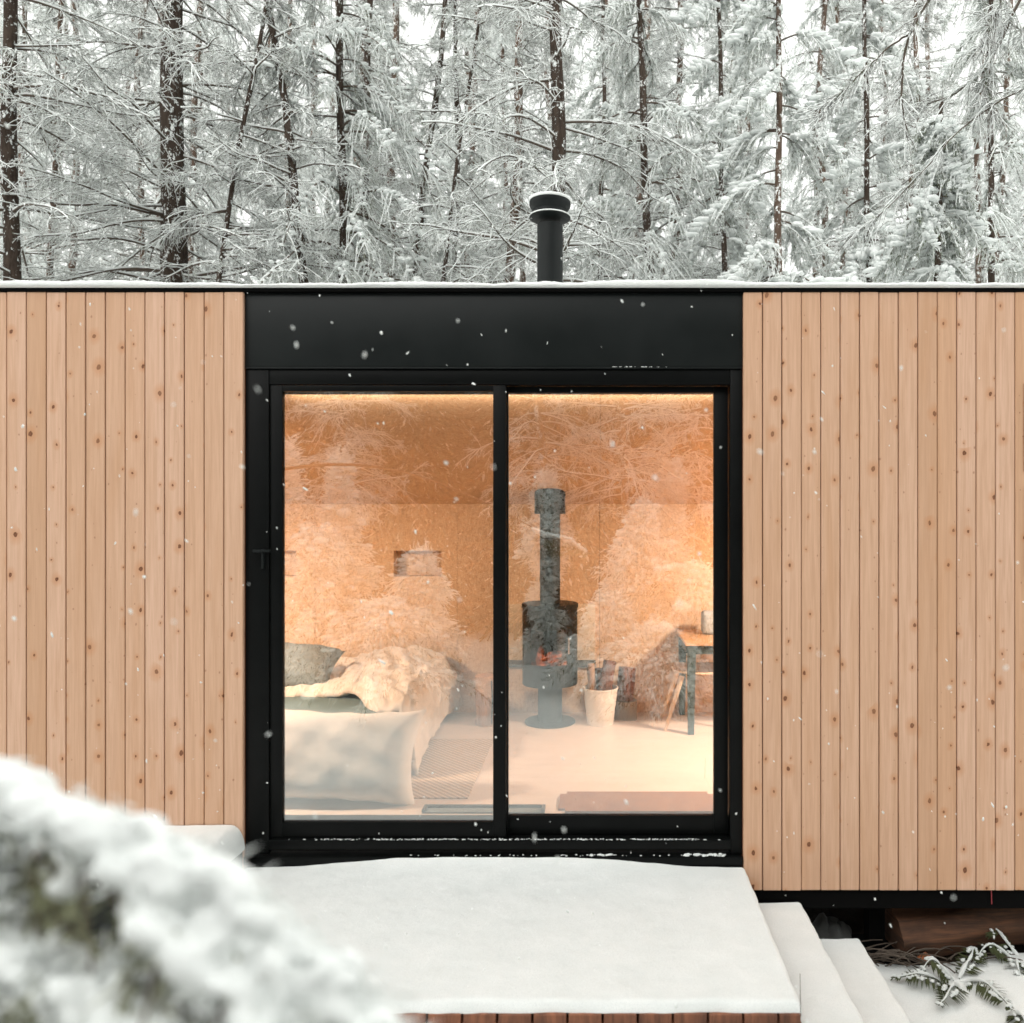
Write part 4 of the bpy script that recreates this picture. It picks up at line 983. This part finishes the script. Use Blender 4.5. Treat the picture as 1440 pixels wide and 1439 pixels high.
#--FOREST-END
# snow heaped bushes and a dense dark forest across the clearing behind the camera, mirrored in the panes
def mound(seed, h, w_):
    rg = np.random.default_rng(seed); sn = NP(); nd = NP(); br = NP()
    n = 110; zz = rg.uniform(.05, 1, n)**.8; a = rg.uniform(0, 6.28, n); rr = w_*(1.02-zz)**.5*rg.uniform(.25, 1.25, n)*(1+.35*np.sin(zz*9+seed))
    tip = np.stack([np.cos(a)*rr, np.sin(a)*rr, h*zz], -1); P0 = np.stack([rr*0, rr*0, np.maximum(h*zz*.75, .05)], -1)
    t = np.linspace(0, 1, 8)[None, :, None]; P_ = P0[:, None]*(1-t)+tip[:, None]*t; P_[..., 2] += (.22*w_*np.sin(t*3.1))[..., 0] - .12*t[..., 0]**2; P_ += rg.normal(0, .012, P_.shape)
    br.tubes(P_, np.full((n, 8), .007)*np.linspace(1, .4, 8), 4); br.tubes(np.stack([np.zeros(6), np.zeros(6), np.linspace(0, h, 6)], -1)[None], np.linspace(.05, .015, 6)[None], 8)
    k = 2600; i = rg.integers(0, n, k); O, T = pick(P_, i, rg.uniform(.3, 1, k)); sz = rg.lognormal(math.log(.026), .5, k)
    sn.blobs(O+rg.normal(0, .05, (k, 3))+[0, 0, .03], np.stack([sz*1.5, sz, sz*.62], -1), rg, np.arctan2(T[:, 1], T[:, 0]))
    k = 9000; i = rg.integers(0, n, k); O, T = pick(P_, i, rg.uniform(.1, 1, k)); nd.blades(O+rg.normal(0, .04, (k, 3))-[0, 0, .02], unit(T+rg.normal(0, .7, (k, 3))-[0, 0, .4])*rg.uniform(.05, .14, k)[:, None], unit(rg.normal(0, 1, (k, 3)))*.006)
    k = 16000; i = rg.integers(0, n, k); O, T = pick(P_, i, rg.uniform(.3, 1, k)); sn.blades(O+rg.normal(0, .05, (k, 3)), unit(T+rg.normal(0, .6, (k, 3))-[0, 0, .5])*rg.uniform(.06, .24, k)[:, None], unit(rg.normal(0, 1, (k, 3)))*.009)
    return NP().mesh('trunk'), br.mesh('branches'), nd.mesh('needles', False), sn.mesh('snow')
RGRP = 'snow heaped bushes mirrored in the glass'
for i, (px, top, a, w_) in enumerate([(400, 600, 7.0, .42), (478, 628, 7.4, .36), (445, 745, 6.6, .75), (590, 775, 6.8, .48), (540, 860, 6.2, .9), (765, 650, 8.6, .32), (905, 705, 7.2, .62), (985, 800, 6.6, .6), (860, 850, 6.4, .6), (945, 640, 9.0, .30), (1060, 650, 7.5, .8), (330, 650, 7.2, .8), (930, 900, 5.4, .8)]):
    Z = D + a; x = (px-VX)/F*Z; h = CH + (VY-top)/F*Z - GZ
    tree('snowy_bush', (x, -a, GZ), mound(700+i, h, w_*1.35), 'snow heaped bush across the clearing, seen only as white reflection in the glass', 'bush', RGRP)
for i, (x, y) in enumerate([(-.9, -9.6), (.55, -9.0), (1.7, -10.2), (-4.9, -10.4)]):
    tree('bare_snowy_tree', (x, y, GZ), far_v[1 if i % 2 else 3], 'bare snowy tree across the clearing, seen only as pale streaks in the glass', group='bare trees mirrored in the glass', rz=i*1.9, sc=.8)
def dense(seed):
    me = tree_meshes(seed, 13, .6, 12.8, .17, 'bare', 8, 1.5, (0, 0), .04, .2); rg = np.random.default_rng(seed); nd = NP(); sn = NP()
    n = 13000; z = 13*rg.uniform(.03, .97, n); a = rg.uniform(0, 6.28, n); r_ = (2.1*(1-z/14.5))*rg.uniform(.15, 1, n)**.6; z = z - r_*.35
    O = np.stack([np.cos(a)*r_, np.sin(a)*r_, z], -1); o_ = np.stack([np.cos(a), np.sin(a), np.full(n, -.7)], -1)
    nd.blades(O, unit(o_+rg.normal(0, .4, (n, 3)))*rg.uniform(.25, .55, n)[:, None], unit(rg.normal(0, 1, (n, 3)))*.045)
    j = rg.random(n) < .10; sn.blades(O[j]+[0, 0, .05], unit(o_[j]+rg.normal(0, .3, (j.sum(), 3)))*.22, unit(rg.normal(0, 1, (j.sum(), 3))*[1, 1, .1])*.03)
    return me[0], me[1], nd.mesh('needles', False), sn.mesh('snow')
dv_ = [dense(740), dense(741)]; dark_needle = M('dark fir needles', (.022, .028, .017), .8, spec=.1)
dv_[1][2].materials.append(dark_needle)
k = 0
for row in range(3):
    for i in range(11):
        x = -14 + i*2.6 + rg.uniform(-.6, .6) + row*1.1; y = -12.5 - row*3.4 - rg.uniform(0, 1.4)
        tree('dark_fir_tree', (x, y, GZ), dv_[k % 2], 'tall dark fir beyond the clearing, seen only as the dark parts of the glass reflection', group='dark firs mirrored in the glass', nm=dark_needle, rz=k*2.1, sc=rg.uniform(.9, 1.2)); k += 1
#--REFL-END
# ------------------------------------------------------------------ near snowy bough, out of focus at lower left
def near_bough():
    rg = np.random.default_rng(4); Z0 = .62
    base = Vector((-3.7, -D+.7, GZ)); ob = np.array(base); tr = NP(); br = NP(); nd = NP(); wn = NP(); ZK = 1.0
    tr.tubes(np.stack([np.linspace(0, .1, 12), np.linspace(0, -.03, 12), np.linspace(0, 4.6, 12)], -1)[None], np.linspace(.075, .02, 12)[None], 12)
    q0 = np.array([0.05, 0, 2.9]); q1 = np.array(at(-160, 1010, .70*ZK)[:]) - ob; tt = np.linspace(0, 1, 14)[:, None]
    arm = q0*(1-tt)+q1*tt; arm[:, 2] += .35*np.sin(tt[:, 0]*3.14); br.tubes(arm[None], np.linspace(.02, .006, 14)[None], 8)
    bm = bmesh.new()
    boughs = [ # px, py, Z, snow radius px
      [(-160, 1010, .70, 60), (-60, 1090, .68, 62), (40, 1120, .66, 52), (120, 1150, .64, 50), (200, 1180, .62, 48), (270, 1205, .61, 46), (330, 1245, .60, 46), (370, 1310, .59, 40), (400, 1370, .58, 34), (430, 1440, .57, 26)],
      [(10, 1140, .66, 30), (-4, 1190, .65, 28), (2, 1240, .64, 26), (20, 1300, .64, 24)],
      [(215, 1190, .62, 40), (240, 1250, .60, 50), (275, 1310, .59, 58), (335, 1375, .57, 54), (400, 1430, .56, 44)],
      [(-80, 1330, .60, 60), (20, 1360, .59, 40), (100, 1375, .58, 42), (190, 1410, .57, 44), (280, 1440, .56, 48)],
      [(330, 1250, .60, 40), (400, 1315, .60, 46), (460, 1370, .59, 44), (530, 1430, .58, 40), (600, 1490, .57, 30)],
      [(140, 1330, .60, 30), (200, 1350, .59, 34), (250, 1370, .59, 26)],
      [(40, 1310, .6, 20), (110, 1350, .59, 22), (160, 1400, .58, 26)],
      [(-40, 1240, .64, 30), (0, 1300, .62, 34), (10, 1380, .6, 24), (60, 1440, .58, 40)],
    ]
    for kk, bo in enumerate(boughs):
        n = 46; t = np.linspace(0, 1, len(bo)); q = np.linspace(0, 1, n); A = np.array(bo)
        px, py, Z, r = [np.interp(q, t, A[:, i]) for i in range(4)]; Z = Z*ZK; r = r*(.95, .52, .84, .78, .92, .55, .6, .6)[kk]
        C = np.stack([(px-VX)/F*Z, Z-D, CH-(py+24-VY)/F*Z], -1); rw = r/F*Z
        P_ = C - ob - np.stack([rw*0, rw*0, rw*.95], -1); br.tubes(P_[None], np.linspace(.004, .0015, n)[None], 6)
        for j in range(n):
            rr = float(rw[j])*rg.uniform(.40, .92)
            mt = Matrix.Translation(Vector(C[j]-ob) + Vector(rg.normal(0, .42*float(rw[j]), 3)*[1, 1, .55]) + Vector((0, 0, .1*float(rw[j])))) @ Matrix.Rotation(R(28), 4, 'Y') @ Matrix.Diagonal((rr*1.45, rr, rr*.72, 1))
            bmesh.ops.create_icosphere(bm, subdivisions=2, radius=1, matrix=mt)
        P_ = P_ + [0, -.45*float(rw.mean()), .15*float(rw.mean())]; k = 60; O, T = pick(P_[None], np.zeros(k, int), rg.uniform(.02, 1, k)); sdv = np.stack([rg.normal(0, .7, k), rg.normal(0, .5, k), -rg.uniform(.2, 1.3, k)], -1)
        Q = bez(O, unit(T*.5+sdv), rg.uniform(0, .4, k), rg.uniform(.04, .10, k), 5, rg); br.tubes(Q, np.full((k, 5), .0011), 4)
        k4 = 950; O, T = pick(Q, rg.integers(0, k, k4), rg.uniform(.05, 1, k4)); sn = unit(T*.8+rg.normal(0, .7, (k4, 3)))
        nd.blades(O, sn*rg.uniform(.018, .036, k4)[:, None], unit(rg.normal(0, 1, (k4, 3)))*.0022)
        kw = 2200; jj = rg.integers(0, n, kw); O = C[jj]-ob + rg.normal(0, .42, (kw, 3))*rw[jj][:, None]; wn.blades(O, unit(rg.normal(0, .6, (kw, 3))+[.55, -.1, -.75])*rg.uniform(.012, .030, kw)[:, None], unit(rg.normal(0, 1, (kw, 3)))*rg.uniform(.0012, .0032, kw)[:, None])
        for j in range(16):
            c = Q[rg.integers(0, k), 3]; rr = rg.uniform(.006, .015); bmesh.ops.create_icosphere(bm, subdivisions=2, radius=1, matrix=Matrix.Translation(Vector(c)+Vector((0, 0, .004))) @ Matrix.Diagonal((rr*1.2, rr, rr*.8, 1)))
    me = bpy.data.meshes.new('snow'); bm.to_mesh(me); bm.free(); smooth(me)
    t_ = empty('snowy_sapling', base, 'snow laden evergreen bough close to the lens, out of focus at lower left', 'tree')
    ob_s = obj('snow', me, bough_snow, t_); rm = ob_s.modifiers.new('merge', 'REMESH'); rm.mode = 'VOXEL'; rm.voxel_size = .0045; rm.use_smooth_shade = True
    tx_ = bpy.data.textures.new('lumps', 'CLOUDS'); tx_.noise_scale = .022; tx_.noise_depth = 3
    dm = ob_s.modifiers.new('lumpy', 'DISPLACE'); dm.texture = tx_; dm.strength = .014; dm.mid_level = .55; dm.texture_coords = 'LOCAL'
    nm2 = M('olive needles', (.27, .28, .17), .7)
    obj('trunk', tr.mesh('trunk'), bark, t_); obj('branches', br.mesh('branches'), M('brown twig', (.07, .035, .025), .8), t_); obj('needles', nd.mesh('needles', False), nm2, t_); obj('frosted_needles', wn.mesh('frosted_needles', False), bough_snow, t_)
near_bough()

# ------------------------------------------------------------------ falling snow
def flakes():
    rg = np.random.default_rng(77); n = 760; m = NP()
    Z = rg.uniform(1.05, 4.25, n); Z = np.where(rg.random(n) < .62, rg.uniform(2.8, 4.28, n), Z)
    px = rg.uniform(-150, 1590, n); py = rg.uniform(-100, 1500, n)
    C = np.stack([(px-VX)/F*Z, Z-D, CH-(py-VY)/F*Z], -1); ok = ~((C[:, 2] < -.2) & (C[:, 1] > -1.4)); C = C[ok]; Z = Z[ok]; n = len(C)
    s = np.minimum(rg.lognormal(math.log(.0029), .45, n), .0075*np.clip(Z/3, .35, 1))
    V = ICO_V[None]*(1+rg.normal(0, .22, (n, len(ICO_V), 1)))*(s[:, None]*np.array([.8, .8, 1]))[:, None]
    el = 1+rg.exponential(.55, n); V[..., 2] *= el[:, None]; a = rg.normal(-.35, .35, n); c, sn = np.cos(a)[:, None], np.sin(a)[:, None]
    V = np.stack([V[..., 0]*c+V[..., 2]*sn, V[..., 1], -V[..., 0]*sn+V[..., 2]*c], -1)+C[:, None]
    f = ICO_F[None]+(np.arange(n)*len(ICO_V))[:, None, None]; f = f.reshape(-1, 3); m.add(V.reshape(-1, 3), np.concatenate([f, f[:, 2:3]], 1)); return m.mesh('falling_snow')
tag(obj('falling_snow', flakes(), treesnow), 'loose falling snowflakes drifting in the air in front of the cabin', 'snowflakes', kind='stuff')
